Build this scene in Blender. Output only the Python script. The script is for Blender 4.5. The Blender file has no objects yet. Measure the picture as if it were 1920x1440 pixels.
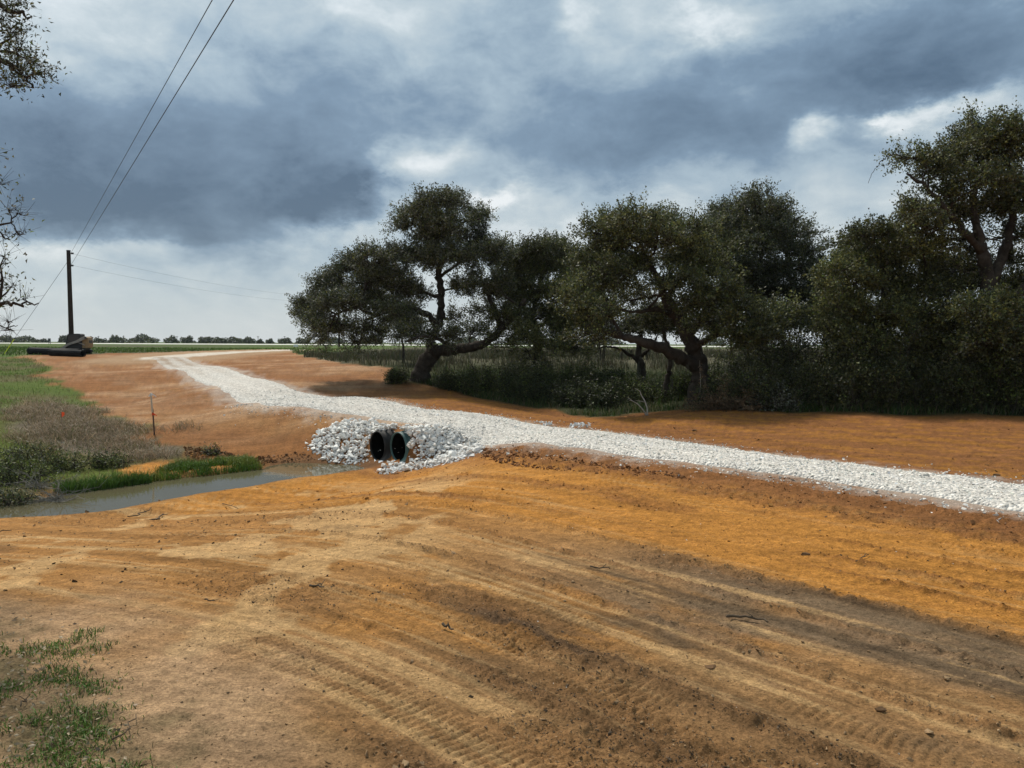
import bpy, math, random
import numpy as np
from mathutils import Vector, Matrix, Euler

R = math.radians
scene = bpy.context.scene
COL = scene.collection
rng = np.random.default_rng(7)
random.seed(7)

# ------------------------------------------------------------------ camera
FPX, CX, CY = 1450.0, 960.0, 720.0           # focal length and centre in photograph pixels
CAMZ = 3.0
cam_data = bpy.data.cameras.new("camera")
cam = bpy.data.objects.new("camera", cam_data)
COL.objects.link(cam)
cam.location = (0, 0, CAMZ)
cam.rotation_euler = (R(90 - 3.04), R(-0.25), 0)
cam_data.sensor_width = 36
cam_data.lens = 36 * FPX / 1920
cam_data.clip_start = 0.1
cam_data.clip_end = 6000
scene.camera = cam
CAMR = np.array(Euler(cam.rotation_euler, 'XYZ').to_matrix())

# ------------------------------------------------------------------ sky and sun
SUN_AZ, SUN_EL = R(-32), R(53)                 # clockwise from +Y (view direction), above the horizon
world = bpy.data.worlds.new("World")
scene.world = world
world.use_nodes = True
wn, wl = world.node_tree.nodes, world.node_tree.links
wn.clear()


def sky_nodes():
    def M(op, a, b=None, c=None, clamp=False):
        n = wn.new('ShaderNodeMath'); n.operation = op; n.use_clamp = clamp
        for i, v in enumerate((a, b, c)):
            if v is None: continue
            if isinstance(v, (int, float)): n.inputs[i].default_value = v
            else: wl.new(v, n.inputs[i])
        return n.outputs[0]

    def noise(vec, scale, detail=6, rough=0.55, dist=0.0):
        n = wn.new('ShaderNodeTexNoise'); n.inputs['Scale'].default_value = scale
        n.inputs['Detail'].default_value = detail; n.inputs['Roughness'].default_value = rough
        n.inputs['Distortion'].default_value = dist
        wl.new(vec, n.inputs['Vector'])
        return n.outputs['Fac']

    tc = wn.new('ShaderNodeTexCoord')
    sp = wn.new('ShaderNodeSeparateXYZ'); wl.new(tc.outputs['Generated'], sp.inputs[0])
    x, y, z = sp.outputs
    zz = M('ADD', M('MAXIMUM', z, 0.0), 0.16)
    cb = wn.new('ShaderNodeCombineXYZ')
    wl.new(M('DIVIDE', x, zz), cb.inputs[0]); wl.new(M('DIVIDE', y, zz), cb.inputs[1])
    plane = cb.outputs[0]
    az0 = M('ARCTAN2', x, y); el0 = M('ARCSINE', z)
    cd = wn.new('ShaderNodeCombineXYZ')
    wl.new(az0, cd.inputs[0]); wl.new(M('MULTIPLY', el0, 1.7), cd.inputs[1])
    w1 = noise(cd.outputs[0], 8.0, 8, 0.62); 
    ad = wn.new('ShaderNodeVectorMath'); ad.operation = 'ADD'; wl.new(cd.outputs[0], ad.inputs[0]); ad.inputs[1].default_value = (7.3, 2.1, 4.4)
    w2 = noise(ad.outputs[0], 8.0, 8, 0.62)
    az = M('ADD', az0, M('MULTIPLY', M('SUBTRACT', w1, 0.5), 0.17))
    el = M('ADD', el0, M('MULTIPLY', M('SUBTRACT', w2, 0.5), 0.10))
    # large cloud masses seen in the photograph: azimuth and elevation of each, width, height, depth of tone
    blobs = [(330, 395, 300, 95, .62), (600, 385, 125, 75, .58), (20, 330, 220, 130, .42), (430, 260, 300, 90, .26),
             (420, 480, 150, 40, .40), (690, 355, 45, 50, .40), (130, 400, 130, 60, .20),
             (760, 225, 190, 80, .26), (1080, 290, 190, 90, .34), (1400, 205, 230, 90, .33), (1640, 205, 170, 90, .40),
             (1890, 130, 170, 90, .48), (1290, 280, 150, 60, .26), (1000, 80, 110, 60, .14), (1750, 60, 300, 60, .14), (500, 150, 220, 70, .12),
             (150, 60, 150, 70, -.34), (640, 10, 130, 45, -.26), (1320, 45, 90, 30, -.46), (1085, 40, 40, 55, -.30),
             (1500, 240, 45, 26, -.62), (1640, 222, 42, 12, -.55), (1730, 220, 75, 20, -.62), (790, 300, 90, 40, -.46),
             (925, 380, 70, 22, -.48), (330, 475, 120, 18, -.40), (1870, 185, 100, 26, -.36), (650, 435, 100, 24, -.42), (600, 480, 70, 20, -.2),
             (1250, 355, 320, 22, .14), (1000, 440, 160, 26, -.20), (60, 470, 100, 24, -.30), (480, 545, 300, 16, .10), (760, 400, 60, 30, -.2)]
    D = None
    for px, py, sx, sy, amp in blobs:
        a = math.atan((px - CX) / FPX); e = math.atan((643 - py) / FPX) * math.cos(a)
        da = M('DIVIDE', M('SUBTRACT', az, a), sx / FPX)
        de = M('DIVIDE', M('SUBTRACT', el, e), sy / FPX)
        if amp > 0: de = M('MAXIMUM', M('MULTIPLY', de, .8), M('MULTIPLY', de, -1.5))   # darker, firmer undersides
        q = M('MULTIPLY_ADD', da, da, M('MULTIPLY', de, de))
        g = M('MULTIPLY', M('EXPONENT', M('MULTIPLY', q, -1.0)), amp)
        D = g if D is None else M('ADD', D, g)
    n1 = noise(plane, 0.55, 7, 0.52, 0.25)
    n2 = noise(cd.outputs[0], 11.0, 10, 0.62, 0.25)
    D = M('ADD', D, M('MULTIPLY', M('SUBTRACT', n1, 0.5), 0.60))
    D = M('ADD', D, M('MULTIPLY', M('SUBTRACT', n2, 0.5), 0.80))
    # contrast on edges, then tone
    D = M('ADD', D, M('MULTIPLY_ADD', M('MAXIMUM', el0, 0.0), 0.12, 0.33))
    low = M('SMOOTH_MIN', M('MULTIPLY', M('MAXIMUM', el0, 0.0), 9.0), 1.0, 0.3)   # layers thin out near the horizon
    low = M('ADD', M('MULTIPLY', low, 0.85), 0.15)
    D = M('ADD', M('MULTIPLY', M('SUBTRACT', D, 0.22), low), 0.22)
    D = M('MULTIPLY_ADD', D, 0.80, -0.01)
    cr = wn.new('ShaderNodeValToRGB'); wl.new(D, cr.inputs[0])
    el_ = cr.color_ramp; el_.interpolation = 'LINEAR'
    stops = [(0.0, (.95, .96, .95)), (.20, (.62, .685, .71)), (.36, (.44, .535, .605)), (.56, (.240, .330, .430)), (.95, (.095, .148, .215))]
    el_.elements[0].position, el_.elements[0].color = stops[0][0], (*stops[0][1], 1)
    el_.elements[1].position, el_.elements[1].color = stops[-1][0], (*stops[-1][1], 1)
    for p_, c_ in stops[1:-1]:
        e_ = el_.elements.new(p_); e_.color = (*c_, 1)
    hi = M('SMOOTH_MIN', M('MULTIPLY', M('MAXIMUM', el0, 0.0), 2.8), 1.0, 0.2)      # clearer, bluer light higher up
    tv = wn.new('ShaderNodeMix'); tv.data_type = 'RGBA'; tv.blend_type = 'MULTIPLY'; wl.new(hi, tv.inputs[0])
    wl.new(cr.outputs[0], tv.inputs[6]); tv.inputs[7].default_value = (.94, 1.0, 1.04, 1)
    bg = wn.new('ShaderNodeBackground'); wl.new(tv.outputs[2], bg.inputs[0]); bg.inputs[1].default_value = 1.0
    sky = wn.new('ShaderNodeTexSky'); sky.sky_type = 'NISHITA'; sky.sun_disc = False
    sky.sun_elevation = SUN_EL; sky.sun_rotation = SUN_AZ
    bgs = wn.new('ShaderNodeBackground'); wl.new(sky.outputs[0], bgs.inputs[0]); bgs.inputs[1].default_value = 0.09
    mx = wn.new('ShaderNodeMixShader'); mx.inputs[0].default_value = 0.90
    wl.new(bgs.outputs[0], mx.inputs[1]); wl.new(bg.outputs[0], mx.inputs[2])
    out = wn.new('ShaderNodeOutputWorld'); wl.new(mx.outputs[0], out.inputs[0])


sky_nodes()
world.cycles.sampling_method = 'MANUAL'
world.cycles.sample_map_resolution = 256
sun_d = bpy.data.lights.new("sun", 'SUN')
sun_d.energy = 4.2
sun_d.angle = R(7)
sun_d.color = (1.0, 0.93, 0.83)
sun = bpy.data.objects.new("sun", sun_d)
COL.objects.link(sun)
sd = Vector((math.sin(SUN_AZ) * math.cos(SUN_EL), math.cos(SUN_AZ) * math.cos(SUN_EL), math.sin(SUN_EL)))
sun.rotation_euler = sd.to_track_quat('Z', 'Y').to_euler()
scene.view_settings.view_transform = 'Standard'
scene.view_settings.look = 'None'
scene.view_settings.exposure = -0.06
scene.view_settings.gamma = 1.0
scene.cycles.max_bounces = 5
scene.cycles.diffuse_bounces = 2
scene.cycles.glossy_bounces = 2
scene.cycles.transparent_max_bounces = 8
scene.cycles.use_denoising = True

# ------------------------------------------------------------------ small maths helpers


def ray(px, py):
    return CAMR @ np.array([(px - CX) / FPX, -(py - CY) / FPX, -1.0])


def P(px, py, Y):
    """the point seen at a photograph pixel, Y metres in front of the camera"""
    d = ray(px, py)
    return np.array([0, 0, CAMZ]) + d * (Y / d[1])


_TAB = np.random.default_rng(99).random(65536).astype(np.float32)


def vnoise(x, y, seed=0):
    """smooth value noise from a table"""
    x = np.asarray(x, np.float32) + np.float32((seed * 37.17) % 251); y = np.asarray(y, np.float32) + np.float32((seed * 91.7) % 239)
    ix = np.floor(x).astype(np.int32); iy = np.floor(y).astype(np.int32)
    fx = x - ix; fy = y - iy
    ux = fx * fx * (3 - 2 * fx); uy = fy * fy * (3 - 2 * fy)
    x0 = ix & 255; x1 = (ix + 1) & 255; y0 = (iy & 255) << 8; y1 = ((iy + 1) & 255) << 8
    a = _TAB[y0 | x0]; b = _TAB[y0 | x1]; c = _TAB[y1 | x0]; d = _TAB[y1 | x1]
    a = a + (b - a) * ux; c = c + (d - c) * ux
    return a + (c - a) * uy


def fbm(x, y, seed=0, oct=4, gain=0.5):
    s = 0; amp = 1; tot = 0
    for o in range(oct):
        s = s + amp * vnoise(x * 2 ** o + 17.3 * o, y * 2 ** o - 9.1 * o, seed + o * 31)
        tot += amp; amp *= gain
    return s / tot


def sstep(a, b, t):
    t = np.clip((t - a) / (b - a), 0, 1)
    return t * t * (3 - 2 * t)


def poly_sd(poly, x, y):
    """signed distance to a polygon in plan, negative inside"""
    poly = np.asarray(poly, float)[:, :2]
    d = np.full(np.shape(x), 1e9); inside = np.zeros(np.shape(x), bool)
    for i in range(len(poly)):
        a = poly[i]; b = poly[(i + 1) % len(poly)]
        ex, ey = b - a
        wx = x - a[0]; wy = y - a[1]
        t = np.clip((wx * ex + wy * ey) / (ex * ex + ey * ey + 1e-12), 0, 1)
        d = np.minimum(d, (wx - ex * t) ** 2 + (wy - ey * t) ** 2)
        c = ((a[1] > y) != (b[1] > y))
        with np.errstate(divide='ignore', invalid='ignore'):
            xi = (b[0] - a[0]) * (y - a[1]) / (b[1] - a[1] + 1e-12) + a[0]
        inside ^= c & (x < xi)
    d = np.sqrt(d)
    return np.where(inside, -d, d)


# ------------------------------------------------------------------ mesh helpers
MATS = {}


class MB:
    """collects vertices and faces, then becomes one mesh"""

    def __init__(self):
        self.v = []; self.f = []; self.c = []; self.n = 0

    def add(self, verts, faces, col=None):
        verts = np.asarray(verts, np.float32).reshape(-1, 3)
        if isinstance(faces, np.ndarray):
            self.f.append(faces.astype(np.int32) + self.n)
        else:
            by = {}
            for f in faces: by.setdefault(len(f), []).append(f)
            for k, l in by.items(): self.f.append(np.array(l, np.int32) + self.n)
        self.v.append(verts); self.n += len(verts)
        if col is None: col = (1, 1, 1)
        col = np.asarray(col, np.float32)
        self.c.append(np.broadcast_to(col, (len(verts), 3)) if col.ndim == 1 else col)
        return self

    def tube(self, pts, radii, sides=6, col=None, cap=True):
        pts = np.asarray(pts, float); n = len(pts)
        radii = np.broadcast_to(np.asarray(radii, float), (n,))
        t = np.gradient(pts, axis=0); t /= (np.linalg.norm(t, axis=1, keepdims=True) + 1e-9)
        ref = np.array([0.31, 0.17, 0.93]) if abs(t[0][2]) < .8 else np.array([0.93, 0.17, 0.31])
        u = np.cross(t, ref); u /= (np.linalg.norm(u, axis=1, keepdims=True) + 1e-9)
        w = np.cross(t, u)
        a = np.linspace(0, 2 * math.pi, sides, endpoint=False)
        v = pts[:, None, :] + radii[:, None, None] * (np.cos(a)[None, :, None] * u[:, None, :] + np.sin(a)[None, :, None] * w[:, None, :])
        i = np.arange(n - 1)[:, None] * sides; j = np.arange(sides)[None, :]; j2 = (j + 1) % sides
        q = np.stack([i + j, i + j2, i + sides + j2, i + sides + j], -1).reshape(-1, 4)
        self.add(v.reshape(-1, 3), q, col)
        if cap:
            b = self.n - n * sides
            self.f.append(np.array([list(range(b, b + sides))[::-1]], np.int32))
            self.f.append(np.array([list(range(b + (n - 1) * sides, b + n * sides))], np.int32))
        return self

    def rods(self, A, B, ra, rb, col=None):
        """many thin three-sided twigs at once"""
        A = np.asarray(A, float); B = np.asarray(B, float); n = len(A)
        if n == 0: return self
        t = B - A; t /= (np.linalg.norm(t, axis=1, keepdims=True) + 1e-9)
        u = np.cross(t, np.array([.31, .23, .92])); u /= (np.linalg.norm(u, axis=1, keepdims=True) + 1e-9)
        w = np.cross(t, u)
        vs = []
        for Q, r in ((A, ra), (B, rb)):
            r = np.broadcast_to(np.asarray(r, float), (n,))[:, None]
            for k in range(3):
                a = 2 * math.pi * k / 3
                vs.append(Q + r * (math.cos(a) * u + math.sin(a) * w))
        v = np.stack(vs, 1).reshape(-1, 3)
        o = np.arange(n)[:, None, None] * 6
        q = np.array([[0, 1, 4, 3], [1, 2, 5, 4], [2, 0, 3, 5]])[None]
        c = None if col is None else (np.repeat(np.asarray(col), 6, 0) if np.ndim(col) == 2 else col)
        return self.add(v, (o + q).reshape(-1, 4), c)

    def leaves(self, C, D, L, W, col, tri=False):
        """rhombic leaves at C pointing along D"""
        n = len(C)
        if n == 0: return self
        D = D / (np.linalg.norm(D, axis=1, keepdims=True) + 1e-9)
        s = rng.normal(size=(n, 3)); s -= D * (s * D).sum(1, keepdims=True); s /= (np.linalg.norm(s, axis=1, keepdims=True) + 1e-9)
        L = np.broadcast_to(L, (n,))[:, None]; W = np.broadcast_to(W, (n,))[:, None]
        nn = np.cross(D, s)
        if tri:
            v = np.stack([C - D * L * .42 - s * W * .5, C + s * W * .62 + nn * W * .2, C + D * L * .6 - s * W * .1], 1).reshape(-1, 3)
            return self.add(v, np.arange(n * 3).reshape(n, 3), np.repeat(col, 3, 0))
        v = np.stack([C - D * L * .5, C + s * W * .5 + nn * W * .12, C + D * L * .5, C - s * W * .5 + nn * W * .12], 1).reshape(-1, 3)
        q = np.arange(n * 4).reshape(n, 4)
        return self.add(v, q, np.repeat(col, 4, 0))

    def box(self, x0, x1, y0, y1, z0, z1, col=None):
        v = [(x, y, z) for z in (z0, z1) for y in (y0, y1) for x in (x0, x1)]
        f = [(0, 2, 3, 1), (4, 5, 7, 6), (0, 1, 5, 4), (2, 6, 7, 3), (0, 4, 6, 2), (1, 3, 7, 5)]
        return self.add(v, f, col)

    def prism(self, prof, y0, y1, col=None):
        """profile in x,z pushed from y0 to y1"""
        n = len(prof)
        v = [(p[0], y0, p[1]) for p in prof] + [(p[0], y1, p[1]) for p in prof]
        f = [tuple(range(n)), tuple(range(2 * n - 1, n - 1, -1))] + [(i, i + n, (i + 1) % n + n, (i + 1) % n) for i in range(n)]
        return self.add(v, f, col)

    def mesh(self, name, mat, smooth=False, colattr=False):
        me = bpy.data.meshes.new(name)
        V = np.concatenate(self.v)
        nl = sum(f.size for f in self.f); nf = sum(len(f) for f in self.f)
        me.vertices.add(len(V)); me.vertices.foreach_set('co', V.ravel())
        me.loops.add(nl); me.loops.foreach_set('vertex_index', np.concatenate([f.ravel() for f in self.f]).astype(np.int32))
        me.polygons.add(nf)
        tot = np.concatenate([np.full(len(f), f.shape[1], np.int32) for f in self.f])
        st = np.concatenate([[0], np.cumsum(tot)[:-1]]).astype(np.int32)
        me.polygons.foreach_set('loop_start', st)
        me.polygons.foreach_set('loop_total', tot)
        me.polygons.foreach_set('use_smooth', np.full(nf, smooth, bool))
        if colattr:
            a = me.attributes.new('tint', 'FLOAT_COLOR', 'POINT')
            c = np.ones((len(V), 4), np.float32); c[:, :3] = np.concatenate(self.c)
            a.data.foreach_set('color', c.ravel())
        me.update(calc_edges=True)
        me.materials.append(MATS[mat] if isinstance(mat, str) else mat)
        return me

    def build(self, name, mat, parent=None, smooth=False, colattr=False, loc=None):
        o = bpy.data.objects.new(name, self.mesh(name, mat, smooth, colattr))
        COL.objects.link(o)
        if loc is not None: o.location = loc
        if parent is not None:
            o.parent = parent
        return o


def tag(o, label=None, cat=None, group=None, kind=None):
    if label: o['label'] = label
    if cat: o['category'] = cat
    if group: o['group'] = group
    if kind: o['kind'] = kind
    return o


def thing(name, label, cat, loc=(0, 0, 0), rotz=0.0, group=None):
    o = bpy.data.objects.new(name, None)
    COL.objects.link(o)
    o.empty_display_size = 0.2
    o.location = loc; o.rotation_euler = (0, 0, rotz)
    return tag(o, label, cat, group)


# ------------------------------------------------------------------ materials


def mat_base(name):
    m = bpy.data.materials.new(name); m.use_nodes = True
    nt = m.node_tree; nt.nodes.clear()
    out = nt.nodes.new('ShaderNodeOutputMaterial')
    b = nt.nodes.new('ShaderNodeBsdfPrincipled')
    nt.links.new(b.outputs[0], out.inputs[0])
    MATS[name] = m
    return m, nt, b, out


def plain(name, col, rough=0.7, var=0.25, nscale=6.0, bump=0.0, bscale=30.0, metal=0.0, spec=0.3, attr=False, bdist=0.02, trans=0.0):
    """colour broken up by noise, optional bump; with attr the colour comes from the mesh's own tint"""
    m, nt, b, out = mat_base(name)
    N, Lk = nt.nodes, nt.links
    tc = N.new('ShaderNodeTexCoord')
    nz = N.new('ShaderNodeTexNoise'); nz.inputs['Scale'].default_value = nscale; nz.inputs['Detail'].default_value = 6; nz.inputs['Roughness'].default_value = .62
    Lk.new(tc.outputs['Object'], nz.inputs['Vector'])
    mr = N.new('ShaderNodeMapRange'); mr.inputs[1].default_value = .28; mr.inputs[2].default_value = .72
    mr.inputs[3].default_value = 1 - var; mr.inputs[4].default_value = 1 + var
    Lk.new(nz.outputs['Fac'], mr.inputs[0])
    mx = N.new('ShaderNodeVectorMath'); mx.operation = 'SCALE'
    if attr:
        at = N.new('ShaderNodeAttribute'); at.attribute_name = 'tint'; Lk.new(at.outputs['Color'], mx.inputs[0])
    else:
        mx.inputs[0].default_value = col
    Lk.new(mr.outputs[0], mx.inputs['Scale'])
    Lk.new(mx.outputs[0], b.inputs['Base Color'])
    b.inputs['Roughness'].default_value = rough
    b.inputs['Metallic'].default_value = metal
    b.inputs['Specular IOR Level'].default_value = spec
    if bump:
        n2 = N.new('ShaderNodeTexNoise'); n2.inputs['Scale'].default_value = bscale; n2.inputs['Detail'].default_value = 5
        Lk.new(tc.outputs['Object'], n2.inputs['Vector'])
        bp = N.new('ShaderNodeBump'); bp.inputs['Strength'].default_value = bump; bp.inputs['Distance'].default_value = bdist
        Lk.new(n2.outputs['Fac'], bp.inputs['Height']); Lk.new(bp.outputs[0], b.inputs['Normal'])
    if trans:
        tr = N.new('ShaderNodeBsdfTranslucent'); Lk.new(mx.outputs[0], tr.inputs[0])
        ms = N.new('ShaderNodeMixShader'); ms.inputs[0].default_value = trans
        Lk.new(b.outputs[0], ms.inputs[1]); Lk.new(tr.outputs[0], ms.inputs[2]); Lk.new(ms.outputs[0], out.inputs[0])
    return m


plain('leaf', (1, 1, 1), rough=.55, var=.25, nscale=2.0, attr=True, spec=.25, trans=.22)
plain('blade', (1, 1, 1), rough=.6, var=.2, nscale=1.5, attr=True, spec=.2, trans=.25)
plain('bark', (.050, .042, .034), rough=.9, var=.5, nscale=3, bump=.9, bscale=14, spec=.1, bdist=.05)
plain('twig_pale', (.33, .30, .26), rough=.85, var=.3, nscale=5, spec=.1)
plain('twig_grey', (.20, .185, .16), rough=.85, var=.3, nscale=5, spec=.1)
plain('twig_dark', (.10, .075, .05), rough=.9, var=.4, nscale=7, spec=.1)
plain('moss', (.085, .085, .07), rough=.95, var=.3, spec=.05)
plain('limestone', (1, 1, 1), rough=.85, var=.16, nscale=9, bump=.5, bscale=40, attr=True, spec=.2, bdist=.01)
plain('clod', (1, 1, 1), rough=.95, var=.3, nscale=12, bump=.6, bscale=60, attr=True, spec=.05, bdist=.01)
plain('pole_wood', (.035, .028, .023), rough=.9, var=.35, nscale=4, spec=.1)
plain('wire', (.03, .03, .035), rough=.6, var=.1, spec=.3)
plain('black_plastic', (.010, .010, .011), rough=.7, var=.2, nscale=3, spec=.15)
plain('pipe_inside', (.004, .004, .004), rough=.9, var=.2, nscale=3, spec=.03)
plain('pipe_teal', (.050, .105, .100), rough=.55, var=.35, nscale=4, spec=.35)
plain('pipe_dusty', (.022, .021, .020), rough=.7, var=.4, nscale=4, spec=.2)
plain('guard_yellow', (.62, .68, .03), rough=.5, var=.1)
plain('machine_yellow', (.25, .165, .075), rough=.55, var=.3, nscale=3, spec=.4)
plain('machine_grey', (.26, .24, .21), rough=.6, var=.3, nscale=3, spec=.3)
plain('machine_black', (.016, .016, .017), rough=.5, var=.3, nscale=3, spec=.4)
plain('rubber', (.020, .019, .018), rough=.85, var=.4, nscale=5, spec=.2)
plain('dark_glass', (.012, .015, .018), rough=.12, var=.1, spec=.5)
plain('stake_steel', (.085, .05, .04), rough=.8, var=.4, nscale=8)
plain('stake_wood', (.55, .44, .33), rough=.85, var=.25, nscale=8)
plain('ribbon_orange', (.75, .10, .035), rough=.5, var=.1, trans=.2)
plain('sign_white', (.75, .76, .76), rough=.5, var=.06)
plain('sign_dark', (.05, .055, .06), rough=.6, var=.1)
plain('pale_road', (.62, .60, .55), rough=.9, var=.12, nscale=.3)
# ------------------------------------------------------------------ terrain heights
ZW = -1.15                                      # level of the creek
ctrl = []


def cz(px, py, z):
    d = ray(px, py); t = (z - CAMZ) / d[2]; ctrl.append((d[0] * t, d[1] * t, z)); return (d[0] * t, d[1] * t)


def cy(px, py, Y):
    p = P(px, py, Y); ctrl.append(tuple(p)); return tuple(p[:2])


# track surface, near and far edge, from beyond the right of the view to the bend on the rise
near_px = [(1920, 964, .10), (1500, 896, .10), (1280, 868, .12), (1000, 828, .15), (800, 798, .15), (650, 777, .2), (560, 764, .3)]
far_px = [(1920, 910, .10), (1500, 862, .10), (1280, 832, .12), (1000, 796, .12), (800, 773, .12), (650, 750, .2)]
near_y = [(480, 752, 33), (400, 724, 40), (330, 693, 52), (283, 671, 72)]
far_y = [(560, 732, 40), (480, 709, 46), (400, 687, 58), (345, 670, 74)]
NEAR = [cz(*p) for p in near_px] + [cy(*p) for p in near_y]
FAR = [cz(*p) for p in far_px] + [cy(*p) for p in far_y]
NEAR = [(NEAR[0][0] + 6.6, NEAR[0][1] - 7.5), *NEAR]
FAR = [(FAR[0][0] + 6.6, FAR[0][1] - 7.5), *FAR]
for e in (NEAR[0], FAR[0]): ctrl.append((e[0], e[1], .1))
for p in [(0, 1440, .05), (960, 1440, 0), (1920, 1440, 0), (0, 1200, 0), (960, 1200, -.02), (1920, 1200, 0), (200, 1050, -.15),
          (960, 1000, -.1), (1500, 1000, 0), (1920, 1050, .03), (100, 1000, -.68), (300, 1000, -.6), (450, 980, -.62),
          (600, 960, -.45), (700, 930, -.5), (800, 900, -.6), (950, 870, -.25), (1150, 880, -.05), (1400, 920, .03),
          (709, 872, -.98), (660, 868, -1.0), (600, 850, -.95), (590, 830, -.6), (640, 800, -.1), (905, 838, -.2), (860, 856, -.6),
          (790, 872, -.95), (770, 812, -.05), (700, 800, -.05)]: cz(*p)
for p in [(700, 745, 36), (900, 760, 34), (1050, 775, 35), (1130, 785, 32.5), (1215, 778, 29.5), (1330, 762, 33), (1500, 774, 29.7), (1920, 776, 28.5),
          (1700, 776, 29), (1700, 830, 22.5), (1200, 800, 27.5), (790, 714, 44), (900, 735, 42), (1100, 735, 42), (900, 665, 72), (1300, 668, 70), (740, 688, 52), (600, 684, 56),
          (560, 668, 75), (420, 662, 92), (560, 655, 125), (140, 662, 85), (20, 662, 86), (150, 673, 74), (200, 700, 56), (250, 760, 39),
          (290, 815, 30), (400, 800, 31), (500, 830, 29), (400, 852, 27.3), (300, 868, 26), (200, 850, 27), (100, 850, 26.5),
          (0, 800, 29), (0, 870, 24.5), (100, 790, 31), (50, 760, 35), (100, 700, 52), (0, 690, 62), (500, 765, 33), (420, 760, 36),
          (0, 655, 120), (300, 654, 150), (640, 700, 48), (600, 720, 43), (1500, 700, 50), (1900, 690, 50)]: cy(*p)
for p in [(0, -30, 0), (-30, -20, 0), (30, -20, 0), (-25, 5, -.1), (25, 3, .1), (45, 20, .3), (70, 60, 1.6), (-45, 25, .6), (-70, 45, 1.7), (-18, 12, -.35),
          (0, 0, 0), (0, 150, 1.95), (80, 140, 1.95), (-110, 120, 2.0), (-22, 20, -.6), (24, 12, .1)]: ctrl.append(p)
ctrl = np.array(ctrl, float)
_S = 40.0
_A = ctrl[:, :2] / _S


def _K(a, b):
    r2 = ((a[:, None, :] - b[None, :, :]) ** 2).sum(-1)
    return 0.5 * r2 * np.log(r2 + np.float32(1e-9))


_n = len(_A)
_Mx = np.zeros((_n + 3, _n + 3))
_Mx[:_n, :_n] = _K(_A, _A) + np.eye(_n) * 2e-3
_Mx[:_n, _n] = 1; _Mx[:_n, _n + 1:] = _A; _Mx[_n, :_n] = 1; _Mx[_n + 1:, :_n] = _A.T
_w = np.linalg.solve(_Mx, np.concatenate([ctrl[:, 2], np.zeros(3)]))


_A32 = _A.astype(np.float32); _w32 = _w.astype(np.float32)


def tps(x, y):
    sh = np.shape(x); q = np.stack([np.ravel(x), np.ravel(y)], 1) / _S
    out = np.empty(len(q))
    for i in range(0, len(q), 60000):
        s = q[i:i + 60000].astype(np.float32)
        out[i:i + 60000] = _K(s, _A32) @ _w32[:_n] + _w[_n] + s @ _w[_n + 1:]
    return out.reshape(sh)


def on_plane(px, py, z):
    d = ray(px, py); t = (z - CAMZ) / d[2]
    return (d[0] * t, d[1] * t)


WATER = [on_plane(*p, ZW) for p in [(55, 972), (160, 963), (260, 949), (350, 931), (450, 915), (540, 900), (640, 887), (690, 879), (672, 872), (600, 868),
                                    (540, 868), (490, 879), (400, 890), (300, 901), (250, 908), (140, 923), (60, 937), (0, 948)]]
WATER += [(-19, 19.5), (-19, 17.0)]


CUL = P(727, 837, 25.5)


def H(x, y):
    """ground height without the small relief"""
    x = np.asarray(x, float); y = np.asarray(y, float)
    r = np.hypot(x, y)
    z = tps(x, y)
    t = sstep(95, 150, r)
    z = z * (1 - t) + 1.95 * t
    z = np.where(r > 150, 1.95, z)
    # fill over the culvert pipes, up to the track
    sx = (x - CUL[0]) * .76 + (y - CUL[1]) * .65; sw = np.abs(-(x - CUL[0]) * .65 + (y - CUL[1]) * .76)
    fill = -1.0 + 1.12 * sstep(-.10, .36, sx)
    near_ = sstep(2.0, 1.1, sw) * sstep(-.4, -.1, sx) * sstep(4.2, 2.5, sx)
    z = z + np.maximum(fill - z, 0) * near_
    d = poly_sd(WATER, x, y) + (vnoise(x * 1.7, y * 1.7, 5) - .5) * .25
    t = sstep(0, 1.5, d)
    bank = ZW + .28 * np.clip(d, 0, 1.5)
    z = np.where(d < 4, bank * (1 - t) + np.maximum(z, ZW + .05) * t, z)
    return np.where(d < 0, ZW - np.minimum(.5, -d * .45), z)


_YS = np.concatenate([np.linspace(3, 60, 900), np.geomspace(60.2, 900, 500)])


def G(px, py):
    """where the line of sight through a photograph pixel meets the ground"""
    d = ray(px, py); k = _YS / d[1]
    X = d[0] * k; Z = CAMZ + d[2] * k
    h = H(X, _YS)
    below = np.nonzero(Z < h)[0]
    if len(below) == 0: return np.array([X[-1], _YS[-1], h[-1]])
    i = max(below[0], 1)
    a = Z[i - 1] - h[i - 1]; b = h[i] - Z[i]; f = a / (a + b + 1e-9)
    Y = _YS[i - 1] + f * (_YS[i] - _YS[i - 1])
    return np.array([d[0] * Y / d[1], Y, float(H(np.array([d[0] * Y / d[1]]), np.array([Y]))[0])])


def gz(x, y):
    return float(H(np.array([x]), np.array([y]))[0])


def GP(*pts):
    return np.array([G(*p) for p in pts])


# driving direction of the machines: parallel with the track
UX, UY = .655, -.755
VX, VY = .755, .655


def uv(x, y):
    xs = .38 * x + .62 * np.log1p(np.exp(np.clip(x * 1.2 + 2.0, -30, 30))) / 1.2 - .62 * .105 - .62 * 1.667   # passes swing round towards the creek on the left
    return UX * x + UY * y, VX * xs + VY * y


ROAD = np.array(NEAR + FAR[::-1])
# edge of the cleared soil against grass and woodland, in plan, from left to right
edge_px = [(-60, 668), (20, 668), (170, 664), (300, 661), (420, 656.5), (540, 655.5)]
E1 = GP(*edge_px)
E2 = GP((565, 668), (640, 682), (735, 690), (722, 712), (780, 724), (860, 735), (945, 757), (1040, 768), (1130, 784), (1200, 776), (1330, 766), (1480, 774), (1700, 778), (1920, 779))
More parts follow.
